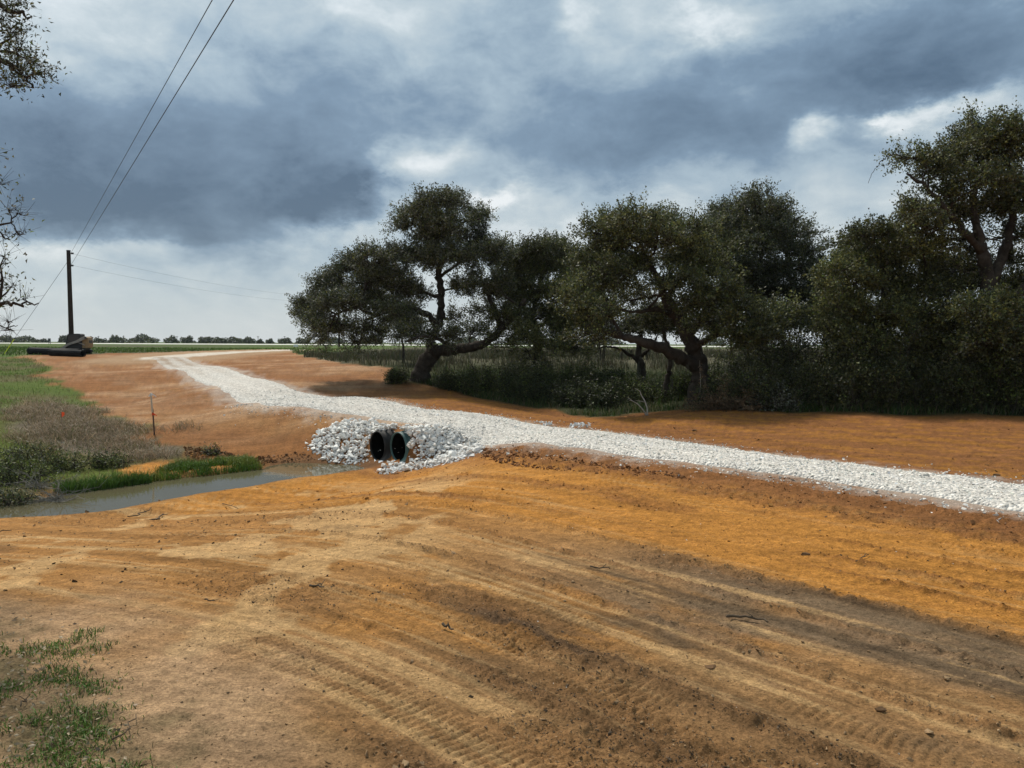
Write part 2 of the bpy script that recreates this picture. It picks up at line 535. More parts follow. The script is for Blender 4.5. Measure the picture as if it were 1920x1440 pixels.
# zones of growth on the left bank
Z_GREEN = GP((-80, 668), (60, 672), (95, 690), (70, 705), (120, 725), (175, 752), (190, 778), (235, 795), (345, 845), (385, 858), (330, 872), (270, 905), (140, 925), (0, 948), (-120, 960), (-700, 960), (-900, 800), (-900, 700), (-500, 668))
Z_DEAD = GP((20, 765), (90, 758), (150, 768), (230, 792), (310, 822), (345, 852), (250, 862), (180, 862), (90, 835), (30, 805))
Z_LUSH = np.array([*GP((285, 890), (340, 868), (460, 862), (488, 876)), *[(*on_plane(*p, ZW), ZW) for p in ((492, 880), (400, 891), (280, 905))]])
Z_BRUSH = GP((-60, 838), (60, 830), (150, 850), (240, 866), (280, 884), (230, 908), (120, 924), (0, 946), (-80, 955))
Z_FRONT = GP((-60, 1180), (30, 1190), (90, 1222), (105, 1285), (160, 1335), (215, 1385), (255, 1470), (-80, 1470))
Z_BARE = GP((205, 895), (235, 880), (290, 868), (330, 866), (290, 885), (250, 902))
PILE_A = GP((578, 838), (600, 812), (640, 792), (700, 790), (745, 800), (715, 808), (690, 828), (690, 866), (640, 872), (600, 858))
PILE_B = GP((768, 818), (800, 810), (860, 808), (902, 822), (904, 848), (870, 862), (795, 878), (700, 886), (735, 870), (772, 850))


def veg_mask(x, y):
    """1 where the field and the woodland floor are overgrown"""
    n = (fbm(x * .35, y * .35, 3, 3) - .5) * 3.0
    yl = np.interp(x, E1[:, 0], E1[:, 1], left=E1[0, 1], right=1e3)
    o = np.argsort(E2[:, 0])
    yr = np.interp(x, E2[o, 0], E2[o, 1], left=1e3, right=E2[-1, 1])
    yb = np.minimum(yl, yr)
    yb = np.where((x > E1[-1, 0]) & (x < E2[:, 0].min()), np.interp(x, [E1[-1, 0], E2[:, 0].min()], [E1[-1, 1], E2[np.argmin(E2[:, 0]), 1]]), yb)
    return sstep(-.6, .8, y + n * np.clip(y / 60, .3, 1.5) - yb)


# strips pressed by the tracks of the machines: v centre, width, from u, to u, cleat spacing
TRACKS = [(4.9, .46, -9.5, -3.2, .088), (5.95, .42, -11, -1.5, .088), (7.6, .42, -8.0, 1.5, .088), (3.4, .44, -8.5, -3.0, .088), (10.35, .45, -13, -6.6, .088), (11.3, .45, -14, -6.2, .088),
          (12.6, .45, -13.5, 0.5, .088), (13.3, .42, -9.0, 2.0, .088), (2.2, .44, -7.2, -2.5, .088), (14.1, .4, -17, -12, .088), (8.9, .4, -17, -9.5, .088), (7.0, .4, -18, -11, .088), (19.6, .4, -12, 2, .12), (20.6, .4, -14, 4, .12), (6.2, .45, -16.5, -12, .088)]
# windrows left by the blade: v, from u, to u, height, width
ROWS = [(9.10, -17, 4, .040, .10), (10.05, -5.9, 6, .045, .07), (10.72, -6.0, 6, .050, .07), (11.65, -6.4, 6, .055, .08), (13.55, -16, 6, .06, .22), (14.5, -18, 6, .07, .25),
        (5.3, -7.5, 4, .06, .15), (4.3, -6.3, 3, .05, .14), (6.7, -14, 2, .035, .10), (8.1, -15, 2, .03, .09), (7.5, -20, -12, .05, .12), (2.9, -5.6, 2, .04, .14), (9.9, -20, -11, .04, .12), (11.9, -19, -9, .03, .1)]


def relief(x, y):
    """small relief of the worked soil, and how cloddy it is"""
    u, v = uv(x, y)
    vv = v + (fbm(u * .10, v * .12, 11, 2) - .5) * .7        # passes are not quite straight
    dz = (fbm(u * .25, vv * 2.0, 21, 4, .6) - .5) * .040
    dz += (fbm(u * .4, vv * 9.0, 22, 4, .7) - .5) * .034
    clod = sstep(.52, .72, fbm(u * .30, vv * 1.1, 23, 4, .6))
    ruff = fbm(u * 1.3, v * 1.3, 24, 3)
    for v0, a, b, h, w in ROWS:
        g = np.exp(-((vv - v0) / w) ** 2) * sstep(a, a + 1.5, u) * (1 - sstep(b - 1.5, b, u))
        g = g * (.35 + 1.1 * ruff)
        dz += h * g
        clod = np.maximum(clod, np.minimum(1, g * 1.3))
    cleat = np.zeros_like(x)
    patch = sstep(.46, .60, fbm(u * .5 + 3, v * 1.0, 25, 3)); jit = (vnoise(u * 1.5, v * 6, 26) - .5) * .5
    for v0, w, a, b, s in TRACKS:
        m = sstep(w / 2 + .04, w / 2 - .03, np.abs(vv - v0)) * sstep(a, a + 1.0, u) * (1 - sstep(b - 1.0, b, u))
        m = m * patch
        cleat = np.maximum(cleat, m)
        ph = u / s + jit
        dz = dz * (1 - .6 * m) + m * (.25 - (1 - np.abs(((ph % 1) - .5) * 2)) ** 2.2) * .028
    lump = fbm(x * 6.5, y * 6.5, 27, 4, .65)
    lump2 = fbm(x * 17, y * 17, 28, 3, .6)
    dz += (lump - .5) * (.030 + .11 * clod) + (lump2 - .5) * (.012 + .035 * clod)
    return dz, clod, cleat


# ------------------------------------------------------------------ the ground sheet
fine = np.linspace(R(-38), R(38), 740)
coarse = np.linspace(R(38), R(322), 74)[1:-1]
ang = np.concatenate([fine, coarse])
rad = np.concatenate([[1.0, 2.0, 3.0, 3.8], 1 / np.linspace(1 / 4.3, 1 / 62, 480), np.geomspace(62.6, 1150, 90)])
na, nr = len(ang), len(rad)
AA, RR = np.meshgrid(ang, rad)
GX = RR * np.sin(AA); GY = RR * np.cos(AA)
GZ = H(GX, GY)
dz, CL, CLEAT = relief(GX, GY)
veg = veg_mask(GX, GY)
g_sd = poly_sd(Z_GREEN, GX, GY); d_sd = poly_sd(Z_DEAD, GX, GY); f_sd = poly_sd(Z_FRONT, GX, GY); l_sd = poly_sd(Z_LUSH, GX, GY); br_sd = poly_sd(Z_BARE, GX, GY)
w_sd = poly_sd(WATER, GX, GY); r_sd = poly_sd(ROAD, GX, GY)
nz1 = fbm(GX * .9, GY * .9, 41, 4) - .5
nz2 = fbm(GX * 3.1, GY * 3.1, 42, 4) - .5
green = sstep(.5, -.5, g_sd + nz1 * 3.0 + nz2) * (1 - sstep(.3, -.3, br_sd + nz1 * 1.5))
front = sstep(.35, -.35, f_sd + nz1 * 1.4 + nz2 * 1.2)
worked = (1 - veg) * (1 - green) * sstep(.2, 1.2, w_sd)
far = sstep(70, 110, RR)
onroad = sstep(.5, -.3, r_sd)
hill = sstep(27, 33, GY) * sstep(-3, -7, GX)
GZ = GZ + dz * worked * (1 - far) * (1 - .85 * onroad) * (1 - .35 * hill) + nz2 * .10 * green * (1 - far) + nz2 * .05 * front
GZ = GZ + (fbm(GX * .5, GY * .5, 44, 4) - .5) * .35 * veg * (1 - far)

# soil and plant colours; the strip beyond the track also carries painted tree shade
u, v = uv(GX, GY)
vv = v + (fbm(u * .10, v * .12, 11, 2) - .5) * .7
st1 = fbm(u * .16, vv * 4.2, 51, 4, .62)          # long smears
st2 = fbm(u * .5, vv * 12, 52, 4, .65)
bl = fbm(GX * .33, GY * .33, 53, 4)
ochre = np.array([.500, .218, .043]); tan = np.array([.55, .345, .155]); brown = np.array([.340, .188, .078]); grey = np.array([.205, .140, .082])
dark = np.array([.100, .066, .038]); redd = np.array([.235, .100, .036]); pink = np.array([.285, .150, .074]); pale = np.array([.46, .29, .165])


def mix(a, b, t):
    return a + (b - a) * t[..., None]


zero = np.zeros_like(GX)[..., None]
C = zero + brown
C = mix(C, zero + ochre, sstep(8.4, 9.6, vv + nz1 * 1.2) * sstep(16.0, 12.6, vv + nz2 * 2) * .92)
C = mix(C, zero + ochre, sstep(.50, .68, bl) * .5 * sstep(9.5, 6, vv))
leftish = sstep(-3.5, -8.5, u) * sstep(9.5, 3, GX + 8)
C = mix(C, zero + ochre * .92, sstep(-6, -11, u) * .45)
gn = fbm(u * .3 + 5, vv * .9, 54, 4)
C = mix(C, zero + grey, sstep(5.8, 6.8, vv + nz2) * sstep(9.2, 8.8, vv) * sstep(-9, -5, u) * sstep(.26, .44, gn) * .95)
pm = sstep(.40, .58, fbm(u * .17 + 3, vv * .55, 67, 3)) * (1 - .55 * sstep(8.8, 9.5, vv)) * sstep(-.6, .3, f_sd)
C = mix(C, zero + tan, sstep(.57, .68, st1) * .75 * (1 - .5 * CL) * pm)
C = mix(C, C * .74, sstep(.45, .37, st1) * (.35 + .65 * pm))
C = mix(C, zero + tan, sstep(.63, .70, fbm(u * .22 + 31, vv * 9.0, 66, 3, .6)) * .6 * (.3 + .7 * pm))
C = mix(C, zero + tan, np.exp(-((vv - 6.05 - (gn - .5)) / .16) ** 2) * sstep(-13, -10, u) * sstep(-3, -5, u) * sstep(.35, .55, st2) * .8)
C = mix(C, zero + tan * 1.08, sstep(.57, .63, fbm(GX * .8 + 9, GY * .55, 55, 4)) * .75 * sstep(-.2, -2.0, GX) * sstep(24, 18, GY))
dk = sstep(.50, .68, fbm(u * .5, vv * 2.0, 56, 4, .62))
for v0, a_, b_, w_ in ((5.3, -7.6, 4, .34), (4.3, -6.5, 3, .30), (2.9, -5.6, 2, .2), (9.0, -8, 4, .14), (7.7, -9, 1, .12)):
    C = mix(C, zero + dark, np.exp(-((vv - v0) / w_) ** 2) * sstep(a_, a_ + 1.2, u) * sstep(b_, b_ - 1.2, u) * (.45 + .55 * dk) * .95)
C = mix(C, zero + dark * 1.3, dk * sstep(.55, .65, bl) * .5 * sstep(9.2, 8.6, vv))
C = mix(C, zero + redd, sstep(12.9, 14.2, vv + nz2 * 1.6) * sstep(16.5, 15.2, vv) * .85)
C = mix(C, zero + mix(zero + redd, zero + ochre * .66, sstep(.45, .7, st1)), sstep(17, 18.5, v) * .95)  # reddish soil beyond the track, tree shade darkened into its colour
C = mix(C, zero + pink, hill * (.50 + .5 * bl))
hst = fbm(GX * .25 + GY * .1, GY * .9 - GX * .2, 57, 4, .6)
C = mix(C, zero + pale, hill * sstep(.54, .70, hst) * .55)
C = mix(C, zero + redd * 1.05, hill * sstep(.52, .36, hst) * .75)
C = mix(C, zero + redd * .9, (CL * .50 + .30 * sstep(.52, .7, st2)) * (sstep(9.0, 9.6, vv) + .35 * sstep(9.3, 8.8, vv)) * (1 - hill))
C = mix(C, zero + np.array([.49, .325, .19]), sstep(2.4, .0, f_sd + nz1 * 3) * .7)
C = C * (1 + (st2 - .5)[..., None] * .55 + (fbm(GX * 9, GY * 9, 59, 3, .6) - .5)[..., None] * .5 * sstep(40, 20, RR)[..., None])
C = mix(C, zero + np.array([.13, .075, .040]), sstep(.9, .05, w_sd) * (1 - green) * .75)             # wet rim of the creek
C = mix(C, zero + np.array([.60, .57, .51]), sstep(.9, -.2, r_sd + nz2 * 1.6) * .42)                  # stone dust beside the track
gr = mix(zero + np.array([.072, .120, .022]), zero + np.array([.105, .100, .045]), sstep(.42, .62, bl))
C = mix(C, gr, green * .92)
C = mix(C, zero + np.array([.155, .125, .092]), sstep(.4, -.5, d_sd + nz1 * 1.6) * green * .9)
C = mix(C, zero + np.array([.090, .085, .040]), front * .70)
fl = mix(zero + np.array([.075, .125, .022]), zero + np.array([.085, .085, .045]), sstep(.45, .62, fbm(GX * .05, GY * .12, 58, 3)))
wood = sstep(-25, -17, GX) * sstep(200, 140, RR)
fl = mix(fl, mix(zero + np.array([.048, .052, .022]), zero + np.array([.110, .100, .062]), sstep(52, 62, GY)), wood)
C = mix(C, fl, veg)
# pale wheel ruts on the spur that leaves the rise for the highway
SPUR = GP((300, 671), (420, 661.5), (560, 655.5))
ds = np.full(GX.shape, 1e9)
for i in range(2):
    a, b = SPUR[i, :2], SPUR[i + 1, :2]; e = b - a
    t = np.clip(((GX - a[0]) * e[0] + (GY - a[1]) * e[1]) / (e @ e), 0, 1)
    ds = np.minimum(ds, np.hypot(GX - a[0] - e[0] * t, GY - a[1] - e[1] * t))
C = mix(C, zero + np.array([.36, .24, .14]), sstep(9, 5, ds) * .8)
C = mix(C, zero + np.array([.62, .56, .47]), sstep(2.6, 1.6, ds + nz1 * 1.5) * .85)
C = np.clip(C, .01, .9)

m, nt, b, out = mat_base('soil')
N, Lk = nt.nodes, nt.links
at = N.new('ShaderNodeAttribute'); at.attribute_name = 'tint'
tc = N.new('ShaderNodeTexCoord')
n1 = N.new('ShaderNodeTexNoise'); n1.inputs['Scale'].default_value = 9; n1.inputs['Detail'].default_value = 8; n1.inputs['Roughness'].default_value = .7
n2 = N.new('ShaderNodeTexNoise'); n2.inputs['Scale'].default_value = 38; n2.inputs['Detail'].default_value = 6; n2.inputs['Roughness'].default_value = .7
for n_ in (n1, n2): Lk.new(tc.outputs['Object'], n_.inputs['Vector'])
mr = N.new('ShaderNodeMapRange'); mr.inputs[1].default_value = .25; mr.inputs[2].default_value = .75; mr.inputs[3].default_value = .66; mr.inputs[4].default_value = 1.34
mr2 = N.new('ShaderNodeMapRange'); mr2.inputs[1].default_value = .3; mr2.inputs[2].default_value = .7; mr2.inputs[3].default_value = .55; mr2.inputs[4].default_value = 1.42
Lk.new(n2.outputs['Fac'], mr2.inputs[0])
mp_ = N.new('ShaderNodeMapping'); mp_.inputs['Rotation'].default_value = (0, 0, math.atan2(.755, .655)); mp_.inputs['Scale'].default_value = (.45, 2.2, 1)
Lk.new(tc.outputs['Object'], mp_.inputs['Vector'])
n3 = N.new('ShaderNodeTexNoise'); n3.inputs['Scale'].default_value = 1.3; n3.inputs['Detail'].default_value = 9; n3.inputs['Roughness'].default_value = .74; Lk.new(mp_.outputs[0], n3.inputs['Vector'])
mr3 = N.new('ShaderNodeMapRange'); mr3.inputs[1].default_value = .3; mr3.inputs[2].default_value = .7; mr3.inputs[3].default_value = .74; mr3.inputs[4].default_value = 1.26; Lk.new(n3.outputs['Fac'], mr3.inputs[0])
m0_ = N.new('ShaderNodeMath'); m0_.operation = 'MULTIPLY'; Lk.new(mr.outputs[0], m0_.inputs[0]); Lk.new(mr3.outputs[0], m0_.inputs[1])
mm_ = N.new('ShaderNodeMath'); mm_.operation = 'MULTIPLY'; Lk.new(m0_.outputs[0], mm_.inputs[0]); Lk.new(mr2.outputs[0], mm_.inputs[1])
Lk.new(n1.outputs['Fac'], mr.inputs[0])
sc_ = N.new('ShaderNodeVectorMath'); sc_.operation = 'SCALE'; Lk.new(at.outputs['Color'], sc_.inputs[0]); Lk.new(mm_.outputs[0], sc_.inputs['Scale'])
Lk.new(sc_.outputs[0], b.inputs['Base Color'])
b.inputs['Roughness'].default_value = .95; b.inputs['Specular IOR Level'].default_value = .08
ah = N.new('ShaderNodeMath'); ah.operation = 'MULTIPLY_ADD'; ah.inputs[1].default_value = .45
Lk.new(n2.outputs['Fac'], ah.inputs[0]); Lk.new(n1.outputs['Fac'], ah.inputs[2])
b3 = N.new('ShaderNodeBump'); b3.inputs['Strength'].default_value = .9; b3.inputs['Distance'].default_value = .07; Lk.new(n3.outputs['Fac'], b3.inputs['Height'])
bp = N.new('ShaderNodeBump'); bp.inputs['Strength'].default_value = 1.0; bp.inputs['Distance'].default_value = .05
Lk.new(ah.outputs[0], bp.inputs['Height']); Lk.new(b3.outputs[0], bp.inputs['Normal']); Lk.new(bp.outputs[0], b.inputs['Normal'])

mb = MB()
V = np.stack([GX, GY, GZ], -1).reshape(-1, 3)
i = np.arange(nr - 1)[:, None] * na; j = np.arange(na)[None, :]; j2 = (j + 1) % na
q = np.stack([i + j, i + na + j, i + na + j2, i + j2], -1).reshape(-1, 4)
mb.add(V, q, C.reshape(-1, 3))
# the openings of the two culvert pipes go through the sheet
fc = V[q].mean(1)
for cpx, Yc in (((708, 836), 25.9), ((747, 838), 25.1)):
    c_ = P(*cpx, Yc); ax_ = np.array([.76, .65, -.01]); ax_ /= np.linalg.norm(ax_)
    nb_ = np.hypot(fc[:, 0] - c_[0], fc[:, 1] - c_[1]) < 9.5
    hit = np.zeros(len(q), bool)
    for kx in range(5):
        pv_ = fc[nb_] if kx == 4 else V[q[nb_, kx]]
        rel = pv_ - c_; s_ = rel @ ax_; pr = np.linalg.norm(rel - s_[:, None] * ax_, axis=1)
        hit[np.nonzero(nb_)[0]] |= (s_ > -.02) & (s_ < 8.3) & (pr < .47)
    q = q[~hit]; fc = fc[~hit]
mb.f = [q.astype(np.int32)]
mb.f.append(np.array([list(range(na))], np.int32))
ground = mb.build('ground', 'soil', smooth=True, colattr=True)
tag(ground, kind='structure')

# ------------------------------------------------------------------ creek
m, nt, b, out = mat_base('creek')
N, Lk = nt.nodes, nt.links
b.inputs['Base Color'].default_value = (.105, .092, .052, 1)
b.inputs['Roughness'].default_value = .04; b.inputs['IOR'].default_value = 1.33
tc = N.new('ShaderNodeTexCoord'); nn = N.new('ShaderNodeTexNoise'); nn.inputs['Scale'].default_value = 3.0; nn.inputs['Detail'].default_value = 3
Lk.new(tc.outputs['Object'], nn.inputs['Vector'])
bp = N.new('ShaderNodeBump'); bp.inputs['Strength'].default_value = .06; bp.inputs['Distance'].default_value = .05
Lk.new(nn.outputs['Fac'], bp.inputs['Height']); Lk.new(bp.outputs[0], b.inputs['Normal'])
mb = MB()
wp = np.array(WATER); cen = wp.mean(0)
out_ = []
for k in range(len(wp)):
    e = wp[(k + 1) % len(wp)] - wp[k - 1]; nrm = np.array([e[1], -e[0]]); nrm /= np.linalg.norm(nrm)
    out_.append(wp[k] + nrm * .6)
mb.add([(p[0], p[1], ZW) for p in out_], [tuple(range(len(wp)))])
tag(mb.build('creek_water', 'creek'), kind='structure')

# ------------------------------------------------------------------ crushed stone track


def resample(pl, n):
    pl = np.asarray(pl, float); s = np.concatenate([[0], np.cumsum(np.linalg.norm(np.diff(pl, axis=0), axis=1))])
    t = np.linspace(0, s[-1], n * 6)
    k = np.stack([np.interp(t, s, pl[:, c]) for c in range(2)], 1)
    w_ = np.ones(31) / 31
    pad = np.concatenate([np.repeat(k[:1], 15, 0) + (np.arange(-15, 0)[:, None]) * (k[1] - k[0]), k, np.repeat(k[-1:], 15, 0) + (np.arange(1, 16)[:, None]) * (k[-1] - k[-2])])
    k = np.stack([np.convolve(pad[:, c], w_, 'valid') for c in range(2)], 1)
    s = np.concatenate([[0], np.cumsum(np.linalg.norm(np.diff(k, axis=0), axis=1))])
    t = np.linspace(0, s[-1], n)
    return np.stack([np.interp(t, s, k[:, c]) for c in range(2)], 1)


NL, NW = 420, 40
na_, fa_ = resample(NEAR, NL), resample(FAR, NL)
tt = np.linspace(-.10, 1.10, NW)
RX = na_[:, None, 0] * (1 - tt) + fa_[:, None, 0] * tt
RY = na_[:, None, 1] * (1 - tt) + fa_[:, None, 1] * tt
edge = np.minimum(tt, 1 - tt)[None, :] + (fbm(RX * 1.1, RY * 1.1, 61, 4, .6) - .5) * .15
pile = sstep(.01, .10, edge)
topz = H(RX, RY) + .02
cross = np.sin(np.clip(tt, 0, 1) * math.pi)[None, :]
rut = np.exp(-((tt - .28) / .09) ** 2) + np.exp(-((tt - .68) / .11) ** 2)
sth = .055 * pile - .14 * (1 - pile) + .02 * cross - .022 * rut[None, :] + (fbm(RX * 5, RY * 5, 62, 4, .65) - .5) * .06
fade = sstep(NL, NL * .55, np.arange(NL))[:, None]
sth = sth * (.35 + .65 * fade)
RZ = topz + sth
dust = fbm(RX * .6, RY * .6, 63, 4)
rc = np.array([.70, .665, .60]) * (1 + (dust[..., None] - .5) * .25)
rutc = (rut[None, :] * .5 + sstep(.45, .65, dust) * .4) * (1 - fade * .78)
rc = rc + (np.array([.40, .31, .23]) - rc) * np.clip(rutc + (1 - fade) * .35, 0, 1)[..., None]
mb = MB()
i = np.arange(NL - 1)[:, None] * NW; j = np.arange(NW - 1)[None, :]
mb.add(np.stack([RX, RY, RZ], -1).reshape(-1, 3), np.stack([i + j, i + j + 1, i + NW + j + 1, i + NW + j], -1).reshape(-1, 4), rc.reshape(-1, 3))
m, nt, b, out = mat_base('crushed_stone')
N, Lk = nt.nodes, nt.links
at = N.new('ShaderNodeAttribute'); at.attribute_name = 'tint'
tc = N.new('ShaderNodeTexCoord')
vo = N.new('ShaderNodeTexVoronoi'); vo.inputs['Scale'].default_value = 16; Lk.new(tc.outputs['Object'], vo.inputs['Vector'])
mr = N.new('ShaderNodeMapRange'); mr.inputs[1].default_value = 0; mr.inputs[2].default_value = 1; mr.inputs[3].default_value = .62; mr.inputs[4].default_value = 1.18
cs = N.new('ShaderNodeSeparateColor'); Lk.new(vo.outputs['Color'], cs.inputs[0]); Lk.new(cs.outputs[0], mr.inputs[0])
sc_ = N.new('ShaderNodeVectorMath'); sc_.operation = 'SCALE'; Lk.new(at.outputs['Color'], sc_.inputs[0]); Lk.new(mr.outputs[0], sc_.inputs['Scale'])
Lk.new(sc_.outputs[0], b.inputs['Base Color']); b.inputs['Roughness'].default_value = .95; b.inputs['Specular IOR Level'].default_value = .1
bp = N.new('ShaderNodeBump'); bp.inputs['Strength'].default_value = 1; bp.inputs['Distance'].default_value = .05; bp.invert = True
Lk.new(vo.outputs['Distance'], bp.inputs['Height']); Lk.new(bp.outputs[0], b.inputs['Normal'])
tag(mb.build('gravel_road', 'crushed_stone', smooth=True, colattr=True), kind='structure')

# ------------------------------------------------------------------ stones


def hull_stone(seed, n=9, flat=.7):
    import bmesh
    r_ = np.random.default_rng(seed)
    p = r_.normal(size=(n, 3)); p /= np.linalg.norm(p, axis=1, keepdims=True); p *= r_.uniform(.75, 1.0, (n, 1)); p *= np.array([1, r_.uniform(.6, .95), flat * r_.uniform(.7, 1.1)])
    bm = bmesh.new()
    for c in p: bm.verts.new(c)
    bmesh.ops.convex_hull(bm, input=bm.verts)
    bmesh.ops.delete(bm, geom=[v for v in bm.verts if not v.link_faces], context='VERTS')
    bmesh.ops.triangulate(bm, faces=bm.faces)
    bm.verts.index_update()
    v = np.array([x.co[:] for x in bm.verts]); f = np.array([[x.index for x in fc.verts] for fc in bm.faces])
    bm.free()
    return v, f


SMALL = [hull_stone(100 + k, 6) for k in range(10)]
BIG = [hull_stone(200 + k, 13, .8) for k in range(14)]


def scatter_stones(mbx, pos, size, cols, kit=SMALL, tilt=.6):
    n = len(pos); which = rng.integers(0, len(kit), n)
    for k, (sv, sf) in enumerate(kit):
        ix = np.nonzero(which == k)[0]
        if len(ix) == 0: continue
        a = rng.uniform(0, 6.283, len(ix)); tx = rng.normal(0, tilt, len(ix)) * .6
        ca, sa, ct, s_t = np.cos(a), np.sin(a), np.cos(tx), np.sin(tx)
        S = sv[None] * size[ix][:, None, None]
        y2 = S[..., 1] * ct[:, None] - S[..., 2] * s_t[:, None]; z2 = S[..., 1] * s_t[:, None] + S[..., 2] * ct[:, None]
        x3 = S[..., 0] * ca[:, None] - y2 * sa[:, None]; y3 = S[..., 0] * sa[:, None] + y2 * ca[:, None]
        vv_ = np.stack([x3, y3, z2], -1) + pos[ix][:, None, :]
        ff = sf[None] + (np.arange(len(ix)) * len(sv))[:, None, None]
        mbx.add(vv_.reshape(-1, 3), ff.reshape(-1, 3), np.repeat(cols[ix], len(sv), 0))


# loose stones on the track, thickest where the track is near
def grid_at(ii, jj, A):
    i0 = np.clip(ii.astype(int), 0, NL - 2); j0 = np.clip(jj.astype(int), 0, NW - 2); fi = ii - i0; fj = jj - j0
    return (A[i0, j0] * (1 - fi) + A[i0 + 1, j0] * fi) * (1 - fj) + (A[i0, j0 + 1] * (1 - fi) + A[i0 + 1, j0 + 1] * fi) * fj


n_ = 33000
arc = np.concatenate([[0], np.cumsum(np.linalg.norm(np.diff((na_ + fa_) / 2, axis=0), axis=1))])
smax = 43.0
ss = smax * rng.random(n_) ** 1.25
ii = np.interp(ss, arc, np.arange(NL)); jj = rng.uniform(1, NW - 2, n_)
pos = np.stack([grid_at(ii, jj, RX), grid_at(ii, jj, RY), grid_at(ii, jj, RZ)], 1)
ok = grid_at(ii, jj, pile + 0 * RX) > rng.uniform(.05, .9, n_)
pos = pos[ok]
size = rng.lognormal(math.log(.019), .50, len(pos)); size = np.clip(size, .015, .10)
pos[:, 2] += size * .15
br = rng.normal(1, .13, (len(pos), 1))
cols = np.clip(np.array([.76, .73, .67]) * br + rng.normal(0, .012, (len(pos), 3)),   .3, .90)
mb = MB(); scatter_stones(mb, pos, size, cols)
# stray stones kicked off the edges
n_ = 2600
ss = 40 * rng.random(n_); ii = np.interp(ss, arc, np.arange(NL)); side = rng.random(n_) < .62
off = np.abs(rng.normal(0, .55, n_)) + .05
pn = np.stack([np.interp(ii, np.arange(NL), na_[:, c]) for c in range(2)], 1); pf = np.stack([np.interp(ii, np.arange(NL), fa_[:, c]) for c in range(2)], 1)
e = pn - pf; e /= np.linalg.norm(e, axis=1, keepdims=True)
q = np.where(side[:, None], pn + e * off[:, None], pf - e * off[:, None])
size = np.clip(rng.lognormal(math.log(.03), .4, n_), .012, .08)
z = H(q[:, 0], q[:, 1]) + relief(q[:, 0], q[:, 1])[0] * .5 + size * .3
scatter_stones(mb, np.column_stack([q, z]), size, np.clip(np.array([.66, .63, .57]) * rng.normal(1, .15, (n_, 1)) + np.zeros((n_, 3)), .2, .85))
tag(mb.build('loose_gravel', 'limestone', colattr=True), 'white crushed limestone scattered over the haul track', kind='stuff')


def in_poly(poly, n):
    poly = np.asarray(poly)[:, :2]; lo, hi = poly.min(0), poly.max(0); out = np.empty((0, 2))
    while len(out) < n:
        c = rng.uniform(lo, hi, (n * 3, 2)); c = c[poly_sd(poly, c[:, 0], c[:, 1]) < 0]; out = np.concatenate([out, c])
    return out[:n]


def riprap(poly, label, n_all, seed, collar):
    """a bank of broken stone: the stones that show best are single pieces, the bedding under them is one piece"""
    c = np.asarray(poly)[:, :2].mean(0)
    t = thing('riprap_bank', label, 'riprap', (c[0], c[1], gz(*c)), group='riprap round the culvert')
    base = np.array(t.location)
    pts = in_poly(poly, n_all)
    sd_ = poly_sd(poly, pts[:, 0], pts[:, 1])
    if seed == 2: pts[-700:] = in_poly(GP((762, 814), (800, 806), (850, 808), (862, 830), (800, 852), (772, 848)), 700); sd_[-700:] = -.3
    pts = pts + rng.normal(0, .08, pts.shape)
    z = H(pts[:, 0], pts[:, 1]) + np.clip(-sd_, 0, .3) * .22
    lay = rng.random(n_all)
    size = np.clip(rng.lognormal(math.log(.070), .32, n_all), .035, .14)
    z = z + lay * .05
    # stones packed against the pipe itself
    nc = 110; ax_ = np.array([.76, .65, -.01]); ax_ /= np.linalg.norm(ax_); uu = np.cross(ax_, [0, 0, 1.0]); uu /= np.linalg.norm(uu); ww = np.cross(uu, ax_)
    th = np.radians(rng.uniform(collar[2], collar[3], nc)); so = rng.uniform(.14, .80, nc); ro = .52 + .10 * rng.random(nc) + .12 * so
    cp = P(*collar[0], collar[1]) + ax_ * so[:, None] + (uu * np.cos(th)[:, None] + ww * np.sin(th)[:, None]) * ro[:, None]
    pts[:nc] = cp[:, :2]; z[:nc] = cp[:, 2]; lay[:nc] = .9; size[:nc] = np.clip(size[:nc], .06, .12)
    for cpx_, Yc_ in (((708, 836), 25.9), ((747, 838), 25.1)):          # none inside the pipes
        rel = np.column_stack([pts, z]) - P(*cpx_, Yc_); s_ = rel @ ax_; pr = np.linalg.norm(rel - s_[:, None] * ax_, axis=1)
        ok_ = ~((s_ > -.45) & (pr < .50)); pts, z, lay, size = pts[ok_], z[ok_], lay[ok_], size[ok_]
    order = np.argsort(-(lay + size * 6))
    meshes = []
    for k, (sv, sf) in enumerate(BIG):
        tone = np.array([.84, .81, .75]) * (.86 + .2 * ((k * 7) % 5) / 4)
        meshes.append(MB().add(sv, sf, np.clip(tone, 0, .88)).mesh('stone', 'limestone', colattr=True))
    for k in order[:290]:
        o = bpy.data.objects.new('stone', meshes[random.randrange(len(meshes))]); COL.objects.link(o)
        o.parent = t; o.location = (pts[k, 0] - base[0], pts[k, 1] - base[1], z[k] - base[2] + .02)
        s = size[k]; o.scale = (s * random.uniform(1.0, 1.55), s * random.uniform(.8, 1.1), s * random.uniform(.55, .9))
        o.rotation_euler = (random.gauss(0, .45), random.gauss(0, .45), random.uniform(0, 6.28))
    k = order[290:]
    mbx = MB()
    if len(k):
        cl = np.clip(np.array([.68, .67, .64]) * rng.normal(1, .12, (len(k), 1)) + np.zeros((len(k), 3)), .25, .84)
        scatter_stones(mbx, np.column_stack([pts[k] - base[:2], z[k] - base[2] - .05]), size[k] * .9, cl, BIG)
        o = mbx.build('bedding_stones', 'limestone', t, colattr=True); o['kind'] = 'stuff'


